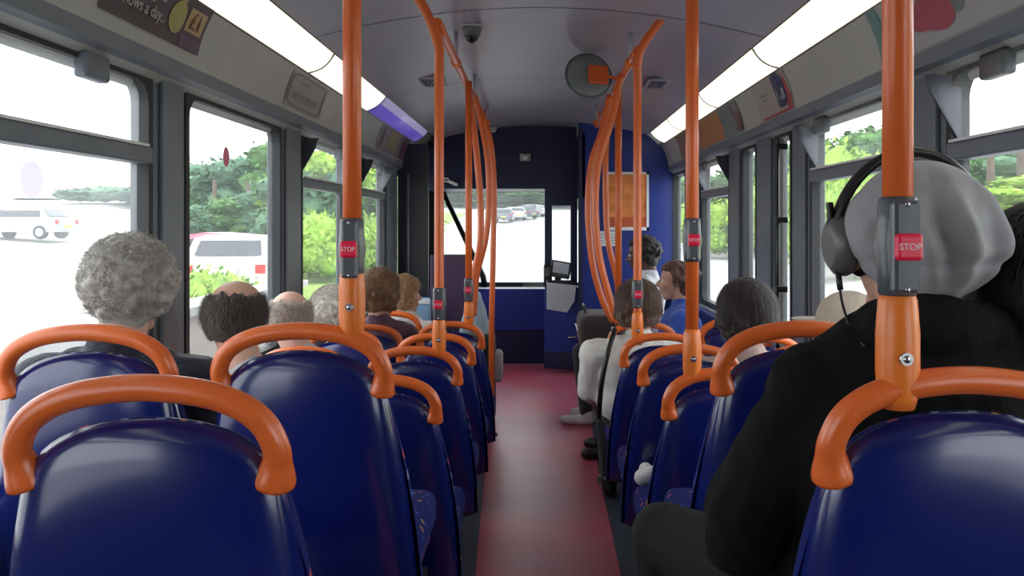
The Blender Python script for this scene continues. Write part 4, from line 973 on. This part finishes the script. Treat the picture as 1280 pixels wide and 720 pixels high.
def tree(X, Y, top, w, li, label, cat='tree', group=None, seed=0, bush=False):
    rnd = random.Random(seed*7+3); base = gh(X,Y)
    t = empty('tree' if not bush else 'bush', (X,Y,base), label, cat, group, rnd.uniform(0,6))
    me = CM[(3+seed % 2) if bush else seed % 3]
    o = D.objects.new('crown', me); COL.objects.link(o); o.parent = t
    o.material_slots[0].link = 'OBJECT'; o.material_slots[0].material = LM[li]
    hh = 2.2 if bush else 7.2
    o.scale = (w/2.4 if not bush else w/1.7, w/2.4 if not bush else w/1.7, (top-base)/hh)
    if not bush:
        k = D.objects.new('trunk', TM); COL.objects.link(k); k.parent = t
    return t
gL = 'trees outside the left windows'; gR = 'trees and bushes outside the right windows'
def pxtree(px, topy, Y, w, li, label, group, seed, bush=False):
    X = (px-675)*Y/F; tree(X, Y, CZ+(280-topy)*Y/F, w, li, label, 'bush' if bush else 'tree', group, seed, bush)
# left, far low line
for k,(px,ty,Y) in enumerate(((108,236,95),(135,232,95),(160,236,92),(182,234,90),(60,250,110),(205,228,85),(222,205,70))):
    pxtree(px,ty,Y,6.5,3,'low rounded blue green bush in the far line outside the first left window', 'far line of bushes outside the first left window', k, True)
for k,(px,ty,Y,w,li) in enumerate(((252,198,46,2.6,0),(275,178,44,2.8,3),(300,168,45,2.8,0),(325,158,43,2.8,3),(345,148,42,2.8,0),(268,230,40,2.0,3),(312,225,38,2.2,0),(338,220,37,2.2,3))):
    pxtree(px,ty,Y,w,li,'tall mid green tree standing in the clump outside the second left window', 'tall clump outside the second left window', k)
for k,(px,ty,Y,w,li) in enumerate(((372,160,30,2.2,1),(392,172,27,2.0,3),(412,150,28,2.2,1),(440,155,30,2.4,0),(462,175,32,2.2,1),(485,190,36,2.4,1),(505,200,42,2.4,1))):
    pxtree(px,ty,Y,w,li,'yellow green tree in the roadside row outside the third left window', 'roadside row outside the third left window', k+2)
for k,(px,ty,Y) in enumerate(((395,262,25),(425,268,26),(460,265,28))): pxtree(px,ty,Y,1.5,1,'lime bush at the foot of the roadside row outside the third left window','low bushes outside the third left window',k,True)
pxtree(250,334,11,1.0,1,'hedge with yellowish leaves outside the second left window',None,1,True)
pxtree(283,338,10.6,.9,1,'small hedge next to the brick wall outside the second left window',None,2,True)
# ahead
for k,px in enumerate(range(546,735,14)):
    pxtree(px,226+6*math.sin(k*1.7),125,8,2 if k%2 else 0,'distant tree in the line across the road seen through the windscreen','tree line beyond the windscreen',k)
# right
for k,(px,ty,Y,w,li) in enumerate(((848,205,60,3.2,0),(868,200,56,3.2,0),(890,195,50,3.0,2),(908,190,48,3.0,0),(930,178,44,3.0,0),(950,170,42,3.0,2),(972,165,42,3.0,0),(1000,150,40,3.2,0),(1025,146,40,3.2,3),(1048,140,40,3.0,0),(1068,150,38,2.8,0),(1092,120,38,3.0,2),(1112,128,38,3,0))):
    pxtree(px,ty,Y,w,li,'mid green tree in the row above the road outside the right windows','tree row outside the right windows',k)
for k,(px,ty,Y,w) in enumerate(((1025,182,30,2.4),(1050,176,29,2.2),(1078,190,28,2.2),(1105,205,28,2.2),(1000,205,33,2.2),(978,225,35,2.0),(938,225,38,2.4),(1030,235,26,1.6),(1062,225,25,1.6),(900,250,40,2.2),(865,255,44,2.4))):
    pxtree(px,ty,Y,w,1,'lime green bush in front of the tree row outside the right windows','lime bushes outside the right windows',k,True)
for k,(px,ty,Y,w,li) in enumerate(((1195,168,42,2.6,3),(1222,160,42,2.6,3),(1250,150,40,2.6,0),(1275,165,40,2.6,3),(1180,178,40,2.4,0),(1300,160,40,2.6,0),(1240,215,28,2.4,1),(1275,205,28,2.4,1),(1205,235,28,2,1))):
    pxtree(px,ty,Y,w,li,['blue green tree','mid green tree','pale lime tree'][0 if li==3 else 1 if li==0 else 2]+' outside the nearest right window','trees outside the nearest right window',k)

# brick wall, cars, board
bm = bmesh.new(); box(bm, (-3.0,3.4,-.36), (-2.75,10.2,.66))
def brickm():
    m = mat('brick',(.45,.18,.12),.9); n,l = nt(m); b = n['Principled BSDF']; t_ = n.new('ShaderNodeTexBrick'); tc = n.new('ShaderNodeTexCoord')
    mp = n.new('ShaderNodeMapping'); mp.inputs['Rotation'].default_value = (PI/2,0,PI/2); l.new(tc.outputs['Object'],mp.inputs[0]); l.new(mp.outputs[0],t_.inputs['Vector'])
    t_.inputs['Scale'].default_value = 4; t_.inputs['Color1'].default_value = (.42,.16,.10,1); t_.inputs['Color2'].default_value = (.5,.22,.15,1); t_.inputs['Mortar'].default_value = (.5,.42,.36,1)
    l.new(t_.outputs['Color'], b.inputs['Base Color']); return m
t = empty('garden_wall', (0,0,0), 'low brick wall with pale coping outside the second left window', 'wall'); build('brickwork', bm, brickm(), t)
bm = bmesh.new(); box(bm, (-3.05,3.35,.66), (-2.70,10.25,.73)); build('coping', bm, M['pale'], t)
def carobj(X, Y, rz, col, label, sc=1.):
    base = gh(X,Y)
    t = empty('car', (X,Y,base), label, 'car', None, rz); t.scale = (sc,sc,sc)
    prof = [(-2.0,.32),(-2.02,.62),(-1.95,.92),(-1.6,1.0),(-1.25,1.38),(-.2,1.45),(.55,1.36),(1.15,.98),(1.85,.86),(2.02,.62),(2.0,.32)]
    bm = bmesh.new(); L = []
    for x, k in ((-.82,0),(-.86,1),(.86,1),(.82,0)):
        L.append([bm.verts.new((x*(1-.13*max(0,(z-.95)/.5)), y*(1 if k else .97), z-(0 if k else .0))) for y,z in prof])
    for a,b in zip(L,L[1:]):
        for i in range(len(prof)-1): bm.faces.new((a[i],a[i+1],b[i+1],b[i]))
        bm.faces.new((a[0],b[0],b[-1],a[-1]))
    bm.faces.new(L[0]); bm.faces.new(L[-1]); build('body', bm, col, t)
    gd = colm('car_glass',(.05,.055,.07),.1)
    bm = bmesh.new()
    for q in (-1,1): box(bm, (q*.80-.005,-1.25,1.0), (q*.80+.005,.85,1.28))
    build('side_glass', bm, gd, t)
    bm = bmesh.new(); vs = [bm.verts.new(v) for v in ((-.68,-1.60,1.03),(.68,-1.60,1.03),(.62,-1.29,1.34),(-.62,-1.29,1.34))]; bm.faces.new(vs); bmesh.ops.translate(bm, vec=(0,-.02,.01), verts=bm.verts); build('rear_window', bm, gd, t)
    bm = bmesh.new(); vs = [bm.verts.new(v) for v in ((-.68,1.13,1.01),(.68,1.13,1.01),(.62,.60,1.34),(-.62,.60,1.34))]; bm.faces.new(vs); bmesh.ops.translate(bm, vec=(0,.02,.01), verts=bm.verts); build('windscreen', bm, gd, t)
    bm = bmesh.new(); box(bm, (-.26,-2.05,.52), (.26,-2.02,.63)); build('number_plate', bm, colm('plate_yellow',(.7,.6,.05)), t)
    for x in (-.72,.72):
        bm = bmesh.new(); box(bm, (x-.1,-2.03,.68), (x+.1,-1.97,.86)); build('tail_light', bm, colm('tail_red',(.4,.02,.02)), t)
        for y in (-1.25,1.3):
            bm = bmesh.new(); tube(bm, [(x-.1*(1 if x>0 else -1),y,.31),(x+.12*(1 if x>0 else -1),y,.31)], .31, 20); w = build('wheel', bm, M['black'], t)
            bm = bmesh.new(); tube(bm, [(x+.11*(1 if x>0 else -1),y,.31),(x+.13*(1 if x>0 else -1),y,.31)], .18, 16); build('hub_cap', bm, M['steel'], w)
    return t
WHT = colm('car_white',(.62,.6,.6),.3); PNK = mat('car_red_pink',(.5,.16,.22),.3); SLV = mat('car_silver',(.38,.4,.42),.3); DRK = mat('car_dark',(.10,.11,.14),.3)
carobj(-6.75,20,math.radians(8),WHT,'white hatchback with yellow rear plate outside the second left window')
carobj(-9.2,24.5,math.radians(80),PNK,'pinkish red car parked left of the white hatchback')
carobj(-7.2,31,math.radians(70),DRK,'dark car parked by the roadside trees, third left window')
carobj(-23.4,40,math.radians(85),SLV,'silver car in the overexposed car park, first left window')
for k,(px,Y) in enumerate(((630,92),(642,96),(653,99),(663,104))):
    X=(px-675)*Y/F; carobj(X,Y,math.radians(20*k),[DRK,SLV,DRK,SLV][k],['leftmost of the distant cars up the road','second of the distant cars up the road','third of the distant cars up the road','rightmost of the distant cars up the road'][k])
p = P(334,315,19.5)
t = empty('notice_board', (p.x,19.5,gh(p.x,19.5)), 'brown framed roadside board with a red figure, second left window', 'board')
zc = p.z-gh(p.x,19.5)
bm = bmesh.new(); box(bm, (-.22,0,zc-.28), (.22,.04,zc+.28)); build('board', bm, colm('board_tan',(.42,.30,.20)), t)
bm = bmesh.new(); box(bm, (-.06,-.01,zc-.2), (.06,0,zc+.16)); ball(bm, (0,-.005,zc+.1), (.1,.01,.08), sub=2); build('red_figure', bm, colm('board_red',(.5,.14,.10)), t)
bm = bmesh.new()
for x in (-.18,.18): box(bm, (x-.03,.02,-.05), (x+.03,.08,zc+.3))
build('posts', bm, BARK, t)

# ------------------------------------------------------------------ light, sky, camera
w = D.worlds.new('overcast'); w.use_nodes = True; bpy.context.scene.world = w
bg = w.node_tree.nodes['Background']; bg.inputs[0].default_value = (.93,.97,1.0,1); bg.inputs[1].default_value = 4.1
cam = D.cameras.new('camera'); co = D.objects.new('camera', cam); COL.objects.link(co)
co.location = (0,0,CZ); co.rotation_euler = (PI/2,0,0)
cam.sensor_width = 36; cam.lens = 36*F/1280; cam.shift_x = -35/1280; cam.shift_y = -80/1280; cam.clip_start = .05; cam.clip_end = 600
sc = bpy.context.scene; sc.camera = co
sc.view_settings.view_transform = 'Standard'; sc.view_settings.look = 'None'; sc.view_settings.gamma = 1; sc.view_settings.use_curve_mapping = False
sc.view_settings.exposure = 0.0
sc.cycles.use_denoising = True
sc.cycles.max_bounces = 8; sc.cycles.transparent_max_bounces = 16; sc.cycles.diffuse_bounces = 4
sc.cycles.sample_clamp_indirect = 8
